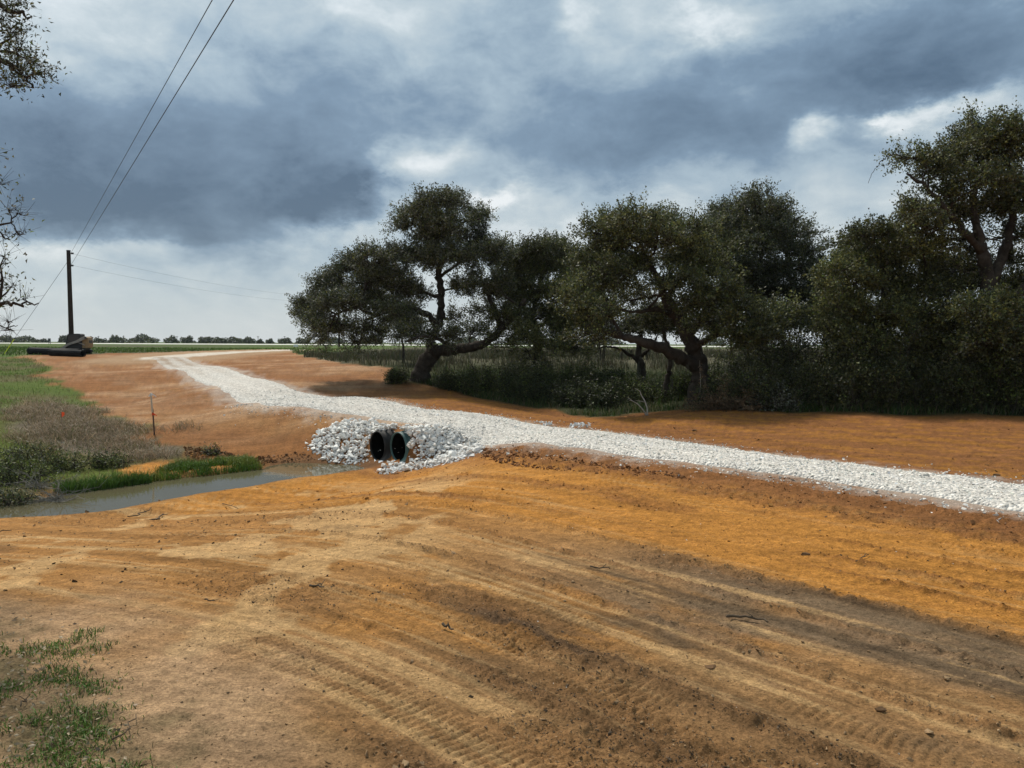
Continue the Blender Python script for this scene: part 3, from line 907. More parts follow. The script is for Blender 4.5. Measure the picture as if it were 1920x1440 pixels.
riprap(PILE_A, 'bank of broken white stone between the pool and the dusty black pipe', 1500, 1, ((708, 836), 25.9, 70, 215))
riprap(PILE_B, 'bank of broken white stone beside the teal rimmed pipe', 2000, 2, ((747, 838), 25.1, -50, 115))
# ------------------------------------------------------------------ culvert pipes under the track
AX = np.array([.76, .65, -.01]); AX /= np.linalg.norm(AX)


def culvert(cpx, Y, label, rim_mat, rad_):
    c = P(*cpx, Y)
    t = thing('culvert_pipe', label, 'pipe', tuple(c), group='culvert pipes under the track')
    L, n, sides = 8.4, 240, 40
    s = np.linspace(0, L, n)
    pts = s[:, None] * AX[None]
    rr = rad_ + .028 * np.sign(np.sin(s * 2 * math.pi / .17)) * np.abs(np.sin(s * 2 * math.pi / .17)) ** .5
    rr[:4] = rad_ - .02
    mbx = MB().tube(pts, rr, sides, cap=False); mbx.build('corrugated_wall', rim_mat, t, smooth=True)
    mbx = MB().tube(pts[::12], rad_ - .04, sides, cap=False); mbx.f = [f[:, ::-1] for f in mbx.f]; mbx.build('inner_wall', 'pipe_inside', t, smooth=True)
    # rim: a ring closing the wall, with rounded lips
    a = np.linspace(0, 2 * math.pi, sides, endpoint=False)
    uu = np.cross(AX, [0, 0, 1.0]); uu /= np.linalg.norm(uu); ww = np.cross(uu, AX)
    prof = [(rad_ - .042, .03), (rad_ - .042, -.012), (rad_ - .032, -.022), (rad_ - .012, -.022), (rad_ + .002, -.012), (rad_ + .002, .05)]
    vs, fs = [], []
    for (pr, ps) in prof:
        for k in a: vs.append(uu * math.cos(k) * pr + ww * math.sin(k) * pr + AX * ps)
    for k in range(len(prof) - 1):
        for q_ in range(sides): fs.append((k * sides + q_, k * sides + (q_ + 1) % sides, (k + 1) * sides + (q_ + 1) % sides, (k + 1) * sides + q_))
    MB().add(vs, fs).build('rim', rim_mat, t, smooth=True)
    return t


culvert((708, 836), 25.9, 'black corrugated culvert pipe with dusty rim, next to the pool', 'pipe_dusty', .50)
culvert((747, 838), 25.1, 'black corrugated culvert pipe with teal rim, further from the pool', 'pipe_teal', .49)
# ------------------------------------------------------------------ trees


def wiggle(a, b, n, amp, sag=0.0):
    """a crooked path from a to b"""
    a = np.asarray(a, float); b = np.asarray(b, float)
    t = np.linspace(0, 1, n)[:, None]; L = np.linalg.norm(b - a)
    p = a + (b - a) * t
    o = np.cumsum(rng.normal(size=(n, 3)), 0); o -= o[:1]; o -= t * o[-1:]
    p = p + o * amp * L / math.sqrt(n)
    p[:, 2] += sag * L * np.sin(t[:, 0] * math.pi)
    return p


def smooth_path(pts, per=5):
    pts = np.asarray(pts, float)
    if len(pts) < 3: return wiggle(pts[0], pts[-1], 5, .04)
    ext = np.concatenate([2 * pts[:1] - pts[1:2], pts, 2 * pts[-1:] - pts[-2:-1]])
    out = []
    for i in range(1, len(ext) - 2):
        for t in np.linspace(0, 1, per, endpoint=False):
            p0, p1, p2, p3 = ext[i - 1:i + 3]
            out.append(.5 * ((2 * p1) + (-p0 + p2) * t + (2 * p0 - 5 * p1 + 4 * p2 - p3) * t * t + (-p0 + 3 * p1 - 3 * p2 + p3) * t ** 3))
    out.append(pts[-1])
    return np.array(out)


OLIVE = np.array([.122, .128, .042]); DEEP = np.array([.052, .068, .029]); GREY = np.array([.135, .140, .110]); FRESH = np.array([.105, .145, .028])


def leaf_cols(n, mixw):
    """leaf colours: shares of olive, deep green, grey lichen, fresh green"""
    k = rng.choice(4, n, p=np.array(mixw) / sum(mixw))
    c = np.stack([OLIVE, DEEP, GREY, FRESH])[k]
    return np.clip(c * rng.normal(1, .32, (n, 1)), .008, .4)


def make_tree(name, label, base, limbs, clumps, mixw=(4, 4, 2, 0), leaf=(.105, .066), dens=1.0, per=30, cat='tree', group=None, moss=0, twig_len=(.40, .92), sub_scale=1.0, rs=1.0):
    """base: foot of the trunk; limbs: [(world points, r0, r1)]; clumps: [(centre, (rx, ry, rz), leafiness)]"""
    base = np.asarray(base, float)
    t = thing(name, label, cat, tuple(base), group=group)
    trunk = MB(); branch = MB(); crown = MB()
    nodes, nrad = [], []
    for k, (pts, r0, r1) in enumerate(limbs):
        p = smooth_path(pts, 6)
        p[1:-1] += rng.normal(0, .012 * np.linalg.norm(p[-1] - p[0]) ** .5, (len(p) - 2, 3))
        r = r0 + (r1 - r0) * np.linspace(0, 1, len(p)) ** .8
        r = r * (1 + .10 * rng.normal(size=len(p)))
        if k == 0:
            r[0] *= 1.55; r[1] *= 1.2
        (trunk if r0 > .10 else branch).tube(p - base, r, 10 if r0 > .15 else 6)
        nodes += list(p); nrad += list(r)
    nodes = np.array(nodes); nrad = np.array(nrad)
    tA, tB, lC, lD, lcol = [], [], [], [], []
    for ci, (c, rr, dn) in enumerate(clumps):
        c = np.asarray(c, float); rr = np.asarray(rr, float)
        d = np.linalg.norm(nodes - c, axis=1) + .5 * np.maximum(0, nodes[:, 2] - c[2]) + .2 * (nrad < .03)
        k = int(np.argmin(d)); s = nodes[k]
        L = np.linalg.norm(c - s)
        bp_ = wiggle(s, c + np.array([0, 0, rr[2] * .2]), max(4, int(L / .35) + 3), .13, .05)
        r0 = min(nrad[k] * .75, .028 * L + .035 * rs)
        branch.tube(bp_ - base, np.linspace(r0, min(r0, .022 * rs), len(bp_)), 5)
        vol = (rr[0] * rr[1] * rr[2]) ** (2 / 3)
        nsub = max(6, int(16 * vol * dens * sub_scale))
        g_tint = rng.normal(1, .16)
        for q in range(nsub):
            v_ = rng.normal(size=3); v_ /= np.linalg.norm(v_)
            if v_[2] < -.35: v_[2] *= -.6
            e = c + v_ * rr * rng.uniform(.55, 1.02)
            st = bp_[rng.integers(len(bp_) // 2, len(bp_))]
            sp_ = wiggle(st, e, 6, .16, .06)
            branch.tube(sp_ - base, np.linspace(.024 * rs, .009 * rs, 6), 4, cap=False)
            nt_ = max(3, int(7 * dn))
            a = rng.uniform(.35, 1.0, nt_) * 4.999; i0 = a.astype(int); f = (a - i0)[:, None]
            A = sp_[i0] * (1 - f) + sp_[i0 + 1] * f
            dr = rng.normal(size=(nt_, 3)) + v_ * .8 + np.array([0, 0, .25]); dr /= np.linalg.norm(dr, axis=1, keepdims=True)
            ln = rng.uniform(*twig_len, nt_)[:, None]
            B = A + dr * ln
            tA.append(A); tB.append(B)
            m_ = int(per * dn)
            w = rng.uniform(.15, 1.08, (nt_, m_, 1))
            C_ = A[:, None] + (B - A)[:, None] * w + rng.normal(0, .085, (nt_, m_, 3))
            D_ = dr[:, None] + rng.normal(0, .8, (nt_, m_, 3))
            lC.append(C_.reshape(-1, 3)); lD.append(D_.reshape(-1, 3))
            lcol.append(leaf_cols(nt_ * m_, mixw) * g_tint * rng.normal(1, .10))
    tA, tB = np.concatenate(tA), np.concatenate(tB)
    branch.rods(tA - base, tB - base, .009 * rs, .004 * rs)
    lC, lD, lcol = np.concatenate(lC), np.concatenate(lD), np.concatenate(lcol)
    n = len(lC)
    crown.leaves(lC - base, lD, leaf[0] * rng.uniform(.7, 1.3, n), leaf[1] * rng.uniform(.7, 1.3, n), np.clip(lcol, .006, .5), tri=True)
    if trunk.n: trunk.build('trunk', 'bark', t, smooth=True)
    branch.build('branches', 'bark', t, smooth=True)['kind'] = 'stuff'
    crown.build('crown', 'leaf', t, colattr=True)
    if moss:
        mm = MB()
        for q in range(moss):
            k = rng.integers(0, len(nodes)); 
            if nrad[k] > .3 or nrad[k] < .03: continue
            p0 = nodes[k] + rng.normal(0, .1, 3); ln = rng.uniform(.3, 1.1)
            for s_ in range(5):
                o = rng.normal(0, .07, 3); o[2] = 0
                mm.tube(wiggle(p0 + o * .4 - base, p0 + o - np.array([0, 0, ln * rng.uniform(.5, 1)]) - base, 5, .06), np.linspace(.022, .006, 5), 3, cap=False)
        mm.build('hanging_moss', 'moss', t)['kind'] = 'stuff'
    return t


def lim(Y, pts, r0, r1):
    """limb through photograph pixels; a third value is metres nearer or further than Y"""
    return ([P(p[0], p[1], Y + (p[2] if len(p) > 2 else 0)) for p in pts], r0, r1)


def clu(Y, items, depth=2.0, ydep=.95, grow=(1.32, 1.24)):
    out = []
    for k, it in enumerate(items):
        px, py, rx, rz = it[:4]
        rx *= grow[0]; rz *= grow[1]
        dy = it[4] if len(it) > 4 else ((k * .618) % 1 - .5) * 2 * depth
        s = (Y + dy) / FPX
        dn = it[5] if len(it) > 5 else 1.0
        out.append((P(px, py, Y + dy), (rx * s, max(rx, rz) * s * ydep, rz * s), dn))
    return out


def foot(px, py, Y):
    p = P(px, py, Y); p[2] = gz(p[0], p[1]); return p


# the oak with the bent trunk beyond the track
Y = 44.0
b0 = foot(783, 714, Y)
make_tree('oak_tree', 'oak with a thick trunk bent over to the right, standing alone beyond the track', b0,
          [([b0 - [0, 0, .3], P(792, 692, Y), P(806, 668, Y), P(822, 658, Y), P(850, 655, Y)], .58, .34),
           lim(Y, [(846, 655), (880, 652, -.3), (905, 645, -.6), (930, 628, -.8), (950, 605, -1), (968, 588, -1), (985, 560, -1.2)], .33, .13),
           lim(Y, [(806, 668), (808, 640, .3), (822, 610, .5), (828, 575, .5), (826, 540, .5), (822, 510, .6), (834, 475, .6), (842, 440, .4), (838, 405, .3)], .34, .09),
           lim(Y, [(822, 612, .5), (800, 590, 0), (770, 578, -.8), (735, 582, -1.4), (700, 590, -1.6), (668, 578, -1.6), (630, 590, -1.2)], .22, .06),
           lim(Y, [(938, 618, -.8), (932, 590, 0), (918, 560, .6), (904, 536, 1), (880, 520, 1.2)], .20, .06),
           lim(Y, [(826, 560, .5), (790, 545, 1.4), (750, 530, 2), (705, 525, 2.2)], .13, .05),
           lim(Y, [(824, 520, .6), (850, 500, 1), (885, 480, 1.2), (920, 480, 1.4)], .12, .05),
           lim(Y, [(836, 470, .6), (800, 450, .2), (770, 430, -.2)], .10, .04),
           lim(Y, [(842, 440, .4), (870, 415, 0), (900, 410, -.3)], .09, .04),
           lim(Y, [(850, 655, 0), (830, 640, -2), (800, 630, -3.2), (760, 640, -3.8)], .15, .05)],
          clu(Y, [(820, 388, 42, 20), (858, 386, 38, 18), (785, 405, 38, 24), (898, 415, 24, 26), (762, 432, 28, 24), (830, 425, 55, 24), (880, 450, 40, 24),
                  (800, 455, 45, 20), (745, 478, 26, 18), (780, 490, 55, 26), (845, 490, 60, 28), (900, 485, 40, 26), (930, 475, 34, 24),
                  (690, 485, 38, 22), (655, 512, 46, 26), (705, 525, 52, 30), (620, 545, 42, 30), (592, 582, 36, 28), (640, 580, 52, 32), (690, 575, 50, 30),
                  (572, 600, 24, 22), (605, 650, 36, 12, 0, .7), (670, 655, 38, 12, -1, .7), (590, 620, 32, 18), (640, 625, 44, 20), (740, 540, 42, 30), (735, 595, 44, 26), (770, 560, 40, 26), (700, 632, 36, 18), (765, 632, 42, 20, -2.8),
                  (870, 545, 30, 22), (915, 530, 40, 24), (940, 560, 36, 26, .8), (905, 590, 30, 20, 1.5, .7), (850, 600, 34, 18, 2, .6), (880, 622, 40, 18, 1, .7), (830, 635, 36, 18, -3)], 2.6, grow=(1.2, 1.2)),
          mixw=(3, 4, 4, .2), moss=36)

# smaller oak behind it
Y = 47.0
b0 = foot(1004, 690, Y)
make_tree('oak_tree', 'slender olive green oak between the bent oak and the broad oak', b0,
          [([b0 - [0, 0, .3], P(1005, 660, Y), P(1007, 620, Y), P(998, 590, Y), P(1010, 550, Y), P(1020, 510, Y), P(1025, 480, Y)], .25, .07),
           lim(Y, [(1000, 600), (970, 560, -.5), (960, 530, -.8), (965, 505, -.8)], .12, .05),
           lim(Y, [(1007, 615), (1045, 590, -1), (1080, 585, -1.6), (1105, 600, -2)], .13, .05),
           lim(Y, [(1003, 605), (985, 610, -1.6), (970, 620, -3), (960, 630, -4)], .10, .04), lim(Y, [(1045, 590, -1), (1050, 620, -2.4), (1060, 645, -3.6)], .07, .03),
           lim(Y, [(1010, 550), (1055, 520, .5), (1090, 510, .8)], .10, .04)],
          clu(Y, [(1010, 475, 40, 20), (1045, 470, 36, 18), (985, 490, 32, 22), (1065, 495, 40, 26), (1025, 510, 50, 28), (975, 530, 36, 28), (1090, 525, 40, 30),
                  (1050, 555, 52, 32, -1.8), (1100, 570, 46, 34, -1.8), (985, 570, 40, 28, -1.2), (1020, 600, 44, 24, -2.2), (1075, 615, 46, 28, -2.2), (1115, 620, 32, 24, -1.6), (970, 610, 30, 18, -1, .7),
                  (1055, 650, 38, 16, -1.5, .7),
                  (945, 500, 28, 22), (1125, 490, 28, 22), (1140, 540, 34, 28), (945, 545, 30, 24), (945, 600, 34, 24, -4.5), (985, 640, 36, 22, -4.5), (1035, 660, 40, 22, -4, .8), (1085, 660, 36, 20, -4, .8), (1000, 678, 36, 14, -4, .6), (950, 655, 28, 14, -4, .6), (925, 635, 24, 14, -4.2, .6), (1120, 590, 34, 26, -4)], 1.8),
          mixw=(7, 3, 1, .6), moss=22)

# the broad oak with the long low limb
Y = 34.5
b0 = foot(1308, 757, Y)
make_tree('oak_tree', 'broad oak with a long low limb reaching left over the dry ditch', b0,
          [([b0 - [0, 0, .3], P(1310, 725, Y), P(1312, 690, Y), P(1300, 655, Y), P(1285, 620, Y), P(1262, 585, Y), P(1248, 560, Y)], .50, .22),
           lim(Y, [(1308, 690), (1280, 672, -.5), (1245, 655, -1), (1205, 640, -1.5), (1165, 630, -1.8), (1130, 622, -2), (1100, 610, -2)], .34, .09),
           lim(Y, [(1250, 565), (1238, 530, -.2), (1215, 490, -.2), (1200, 455, 0)], .20, .06),
           lim(Y, [(1290, 630), (1320, 590, .5), (1345, 550, 1), (1370, 520, 1.4)], .22, .08),
           lim(Y, [(1300, 655), (1340, 630, -1), (1390, 620, -2), (1440, 630, -2.4)], .20, .06),
           lim(Y, [(1262, 590), (1225, 580, -.8), (1180, 585, -1.2), (1140, 570, -1.2)], .15, .05),
           lim(Y, [(1248, 560), (1280, 515, .5), (1300, 470, .8)], .14, .05),
           lim(Y, [(1165, 630, -1.8), (1150, 600, -1.8), (1125, 580, -2)], .10, .04)],
          clu(Y, [(1190, 415, 46, 20), (1150, 430, 40, 20), (1110, 440, 30, 16, 0, .8), (1230, 425, 36, 20), (1180, 455, 56, 28), (1240, 460, 46, 30), (1130, 475, 40, 24),
                  (1290, 450, 36, 26), (1285, 495, 50, 32), (1200, 505, 52, 30), (1145, 520, 44, 30), (1110, 540, 40, 28), (1330, 520, 50, 34),
                  (1250, 540, 40, 26, -2), (1350, 565, 52, 34, -2), (1400, 590, 52, 34, -2), (1310, 570, 44, 28, -2.4), (1180, 570, 38, 24, 2, .8), (1115, 590, 42, 28, -2.6), (1090, 560, 36, 26, -2),
                  (1420, 640, 46, 30, -2.8), (1370, 640, 44, 28, -2.6), (1100, 500, 32, 24), (1312, 440, 34, 24), (1340, 480, 36, 28), (1460, 600, 40, 28, -1.5), (1130, 640, 26, 14, -2.5, .6), (1095, 635, 30, 16, -2.5, .7), (1330, 610, 40, 26, -2.4)], 2.2),
          mixw=(7, 4, 1.5, .4), moss=40)

# the oak rising behind it
Y = 40.0
b0 = foot(1430, 735, Y)
make_tree('oak_tree', 'tall round topped oak rising behind the broad oak', b0,
          [([b0 - [0, 0, .3], P(1430, 690, Y), P(1425, 620, Y), P(1420, 560, Y), P(1415, 500, Y), P(1420, 450, Y), P(1425, 410, Y)], .42, .09),
           lim(Y, [(1422, 560), (1460, 520, -.5), (1495, 490, -.8), (1520, 470, -.8)], .18, .05),
           lim(Y, [(1420, 540), (1390, 490, .6), (1360, 450, .8)], .18, .05),
           lim(Y, [(1425, 600), (1480, 570, .8), (1520, 540, 1)], .16, .05),
           lim(Y, [(1416, 500), (1445, 450, 1), (1465, 420, 1)], .12, .04)],
          clu(Y, [(1420, 376, 24, 18), (1400, 395, 36, 20), (1445, 398, 34, 22), (1360, 410, 34, 22), (1475, 420, 30, 22), (1340, 430, 28, 20), (1390, 430, 46, 26), (1440, 435, 46, 28),
                  (1500, 450, 32, 24), (1350, 465, 40, 26), (1400, 470, 50, 28), (1460, 475, 48, 28), (1515, 485, 34, 22), (1370, 510, 46, 28), (1430, 520, 50, 28), (1490, 515, 46, 26), (1525, 520, 24, 20),
                  (1400, 555, 46, 26), (1455, 560, 48, 28), (1510, 560, 40, 26), (1535, 545, 22, 18), (1335, 455, 30, 22), (1545, 555, 26, 22), (1550, 580, 30, 24), (1560, 620, 34, 26), (1480, 610, 50, 30), (1530, 610, 40, 28), (1440, 620, 46, 28)], 2.2),
          mixw=(3, 4, 4, .2), moss=10)

# dense oak at the edge of the wood
Y = 33.0
b0 = foot(1640, 768, Y)
make_tree('oak_tree', 'low dense dark oak at the wood edge, left of the tallest oak', b0,
          [([b0 - [0, 0, .3], P(1642, 720, Y), P(1650, 660, Y), P(1655, 600, Y), P(1660, 540, Y), P(1665, 490, Y)], .34, .08),
           lim(Y, [(1652, 630), (1610, 580, -.6), (1590, 540, -.8), (1600, 500, -.8)], .16, .05),
           lim(Y, [(1654, 600), (1700, 560, -.5), (1740, 540, -.6), (1780, 540, -.6)], .16, .05)],
          clu(Y, [(1570, 520, 32, 28), (1558, 560, 32, 28), (1640, 448, 44, 20), (1600, 465, 36, 22), (1690, 452, 44, 22), (1740, 470, 44, 24), (1590, 500, 34, 26), (1640, 490, 50, 28), (1700, 500, 52, 28), (1760, 510, 46, 28), (1600, 540, 44, 30),
                  (1660, 545, 56, 32), (1730, 555, 56, 32), (1790, 550, 46, 30), (1580, 590, 44, 30, -1.5), (1640, 600, 54, 32, -2), (1710, 610, 56, 34, -2), (1780, 610, 54, 34, -2), (1560, 630, 42, 30, -1.5),
                  (1620, 655, 50, 32, -2), (1690, 670, 54, 32, -2), (1765, 670, 54, 32, -2)], 2.0),
          mixw=(7, 4, .6, .6), moss=8)

# the tallest oak at the right
Y = 30.5
b0 = foot(1870, 770, Y)
make_tree('oak_tree', 'tallest oak, cut off by the right edge of the view, with open dark limbs', b0,
          [([b0 - [0, 0, .3], P(1868, 700, Y), P(1860, 620, Y), P(1852, 560, Y), P(1850, 510, Y), P(1840, 460, Y), P(1830, 420, Y)], .46, .16),
           lim(Y, [(1840, 470), (1805, 430, -.6), (1770, 390, -.9), (1735, 350, -1), (1700, 325, -1)], .18, .04),
           lim(Y, [(1852, 540), (1880, 480, .5), (1895, 430, .8), (1900, 370, .8), (1890, 310, .6), (1880, 260, .5)], .24, .06),
           lim(Y, [(1830, 420), (1825, 370, .4), (1840, 320, .6), (1850, 270, .6)], .16, .05),
           lim(Y, [(1860, 600), (1920, 540, -.6), (1970, 490, -1), (2010, 430, -1)], .22, .06),
           lim(Y, [(1835, 440), (1790, 450, 1), (1740, 440, 1.4), (1710, 420, 1.6)], .12, .04),
           lim(Y, [(1705, 300, -1), (1680, 290, -1), (1658, 297, -1), (1645, 312, -1), (1634, 328, -1), (1628, 344, -1)], .022, .006)],
          clu(Y, [(1850, 235, 34, 18, 0, .6), (1905, 232, 26, 20, 0, .6), (1880, 262, 56, 24), (1820, 275, 44, 26), (1770, 300, 44, 20), (1715, 302, 40, 18, -.6, .8), (1880, 300, 52, 26), (1930, 280, 46, 30), (1800, 320, 50, 26),
                  (1735, 330, 36, 22, -.6, .8), (1850, 345, 52, 26), (1910, 350, 50, 28), (1760, 370, 36, 20), (1720, 395, 32, 22), (1770, 410, 40, 24), (1830, 395, 44, 22, 1), (1890, 400, 46, 24, 1), (1950, 380, 50, 34), (1990, 430, 46, 40),
                  (1705, 420, 24, 18), (1750, 440, 40, 18), (1930, 450, 40, 26, 1.5, .8), (1980, 510, 50, 36), (1890, 560, 40, 22, 1.5, .8), (1840, 590, 56, 30, -1.8), (1900, 600, 54, 32, -1.8), (1800, 470, 44, 22, 1.2, .7), (1865, 455, 40, 20, 1.6, .7), (1905, 500, 40, 24, 1.8, .8), (1845, 520, 40, 20, 1.8, .6), (1790, 515, 44, 24, 1.4, .8), (1920, 545, 44, 24, 1), (1960, 600, 50, 36), (1860, 650, 56, 34, -2), (1920, 660, 50, 34, -2), (1980, 680, 50, 40)], 2.0),
          mixw=(6, 4, 1.6, .4), moss=8)

# thin trees in the shade between the trunks
Y = 37.0
b0 = foot(1243, 742, Y)
make_tree('young_tree', 'thin curved dark trunk just left of the broad oak trunk', b0,
          [([b0 - [0, 0, .2], P(1250, 715, Y), P(1256, 690, Y), P(1255, 660, Y), P(1246, 630, Y), P(1240, 590, Y)], .17, .05)],
          clu(Y, [(1245, 590, 40, 20), (1225, 610, 30, 16), (1265, 615, 30, 18)], .8), mixw=(3, 5, 2, 0), moss=8)
Y = 42.0
b0 = foot(1205, 716, Y)
make_tree('young_tree', 'mossy forked tree in the shade left of the thin curved trunk', b0,
          [([b0 - [0, 0, .2], P(1203, 690, Y), P(1197, 665, Y), P(1200, 640, Y), P(1205, 610, Y)], .26, .08),
           lim(Y, [(1200, 680), (1185, 668, -.3), (1165, 655, -.6), (1140, 650, -.9), (1115, 655, -1)], .12, .04),
           lim(Y, [(1200, 670), (1220, 650, .2), (1232, 630, .3)], .12, .04)],
          clu(Y, [(1205, 610, 44, 18), (1165, 625, 36, 14), (1235, 625, 34, 16), (1120, 640, 24, 10, -1, .6)], 1.0), mixw=(2, 5, 3, 0), moss=30)
Y = 56.0
b0 = foot(755, 684, Y)
make_tree('young_tree', 'slim pale barked tree standing behind the left side of the bent oak', b0,
          [([b0 - [0, 0, .2], P(757, 655, Y), P(752, 620, Y), P(758, 585, Y)], .14, .05)],
          clu(Y, [(755, 590, 34, 20), (735, 610, 26, 16), (775, 612, 26, 16)], 1.0), mixw=(2, 4, 4, 0), moss=6)

# oak out of view on the left, whose twigs hang into the picture
Y = 11.0
b0 = np.array([-11.2, 12.2, 0]); b0[2] = gz(b0[0], b0[1])
tw = [(10, 25, 26, 18), (38, 60, 22, 16), (30, 95, 26, 14), (62, 118, 22, 12), (45, 145, 22, 12), (12, 125, 22, 16), (70, 138, 14, 10), (-30, 60, 30, 40), (-30, 130, 24, 20), (35, 10, 20, 10), (20, 165, 16, 8)]
tl = [(-14, 288, 14, 8), (-6, 348, 14, 7), (16, 395, 14, 7, 0, .8), (36, 402, 10, 6, 0, .8), (36, 442, 14, 6, 0, .8), (10, 450, 16, 8, 0, .8), (8, 482, 12, 6), (2, 525, 14, 10), (20, 540, 14, 8), (10, 572, 18, 6), (44, 562, 16, 5, 0, .7), (14, 604, 16, 5, 0, .25), (16, 620, 18, 4, 0, .25)]
make_tree('leaning_oak', 'oak beyond the left edge of the view, only its hanging twigs visible against the sky', b0,
          [([b0 - [0, 0, .3], b0 + [.1, -.2, 2.0], b0 + [.5, -.6, 4.2], b0 + [1.0, -.9, 6.4]], .34, .16),
           ([b0 + [.5, -.6, 4.2], P(-260, 120, Y), P(-130, 60, Y), P(-40, 85, Y), P(30, 130, Y), P(62, 165, Y)], .10, .012),
           ([b0 + [1.0, -.9, 6.4], P(-180, -80, Y), P(-60, -30, Y), P(20, 20, Y), P(60, 30, Y)], .12, .010),
           ([b0 + [.2, -.3, 3.0], P(-220, 470, Y), P(-90, 420, Y), P(-20, 430, Y), P(30, 405, Y)], .08, .007),
           ([b0 + [.1, -.2, 2.4], P(-240, 560, Y), P(-100, 560, Y), P(-20, 575, Y), P(30, 566, Y), P(73, 568, Y)], .09, .008),
           ([P(-90, 420, Y), P(-40, 350, Y), P(-14, 310, Y), P(-6, 285, Y)], .04, .006),
           ([P(-100, 560, Y), P(-40, 600, Y), P(0, 612, Y), P(33, 610, Y)], .03, .004)],
          clu(Y, tw, .35, grow=(1, 1)) + [(c_, r_, d_ * .5) for c_, r_, d_ in clu(Y, tl, .25, grow=(1, 1))], mixw=(2, 4, 4, 1), leaf=(.060, .026), per=4, twig_len=(.12, .30), sub_scale=1.7, rs=.32)
# ------------------------------------------------------------------ shrubs and undergrowth


def make_shrub(name, label, base, w, h, n, mixw=(4, 5, 1, 1), leaf=(.10, .055), stems=16, group=None, cat='shrub', bare=0.0, dpt=None, shade=1.0):
    base = np.asarray(base, float)
    t = thing(name, label, cat, tuple(base), group=group)
    st = MB(); lf = MB()
    dpt = dpt or w
    tips = []
    for k in range(stems):
        a = rng.uniform(0, 6.283); r = math.sqrt(rng.random())
        top = np.array([math.cos(a) * r * w * .5, math.sin(a) * r * dpt * .5, h * rng.uniform(.45, 1.0) * (1 - .45 * r * r)])
        p0 = np.array([top[0] * .25, top[1] * .25, -.1])
        pth = wiggle(p0, top, 7, .14, .06)
        st.tube(pth, np.linspace(.030, .008, 7), 4, cap=False)
        for q in range(7):
            i = rng.integers(2, 7); d = rng.normal(size=3); d[2] += .3; d /= np.linalg.norm(d)
            tips.append((pth[i], pth[i] + d * rng.uniform(.15, .26) * (w + h) * .5))
    A = np.array([x[0] for x in tips]); B = np.array([x[1] for x in tips])
    B[:, 2] = np.maximum(B[:, 2], .02)
    st.rods(A, B, .010, .004)
    if bare < 1:
        k = rng.integers(0, len(A), n); f = rng.uniform(.1, 1.05, (n, 1))
        C_ = A[k] + (B[k] - A[k]) * f + rng.normal(0, .10 + .02 * w, (n, 3))
        C_[:, 2] = np.maximum(C_[:, 2], .03)
        tone = shade * rng.normal(1, .25, len(A))[k][:, None]
        lf.leaves(C_, rng.normal(size=(n, 3)) + [0, 0, .3], leaf[0] * rng.uniform(.6, 1.35, n), leaf[1] * rng.uniform(.6, 1.35, n), np.clip(leaf_cols(n, mixw) * tone, .005, .4), tri=True)
        lf.build('foliage', 'leaf', t, colattr=True)
    st.build('stems', 'bark', t)
    return t


def sh(px, py, Y, w, h, n, label, group='shrubs along the edge of the wood', **k):
    k.setdefault('shade', .62)          # small dark evergreen leaves
    return make_shrub('shrub', label, foot(px, py, Y), w, h, n, group=group, **k)


sh(1365, 764, 32.0, 2.6, 1.6, 2600, 'dark shrub behind the brush heap at the foot of the broad oak')
sh(1425, 768, 31.0, 2.8, 2.3, 4200, 'dark shrub right of the brush heap')
sh(1480, 766, 32.5, 3.0, 3.2, 6000, 'tall dark shrub halfway between the broad oak and the dense oak')
sh(1545, 770, 31.0, 3.0, 3.0, 6000, 'dark shrub just left of the low dense oak')
sh(1600, 773, 30.4, 2.6, 2.6, 5000, 'rounded dark shrub in front of the low dense oak')
sh(1660, 774, 30.2, 2.6, 2.9, 5500, 'dark shrub right in front of the dense oak trunk')
sh(1720, 775, 30.0, 2.8, 3.4, 6500, 'tall shrub between the dense oak and the tallest oak')
sh(1780, 776, 29.6, 2.4, 2.6, 5000, 'dark shrub left of the tallest oak trunk')
sh(1840, 777, 29.2, 2.6, 3.2, 6000, 'shrub in front of the tallest oak trunk', mixw=(3, 5, 0, 2))
sh(1905, 777, 29.0, 2.6, 3.4, 6500, 'brighter green shrub at the right edge of the view', mixw=(3, 3, 0, 5), shade=.9)
sh(1970, 777, 28.6, 2.8, 3.0, 3500, 'shrub just outside the right edge of the view')
G2 = 'low undergrowth below the oaks'
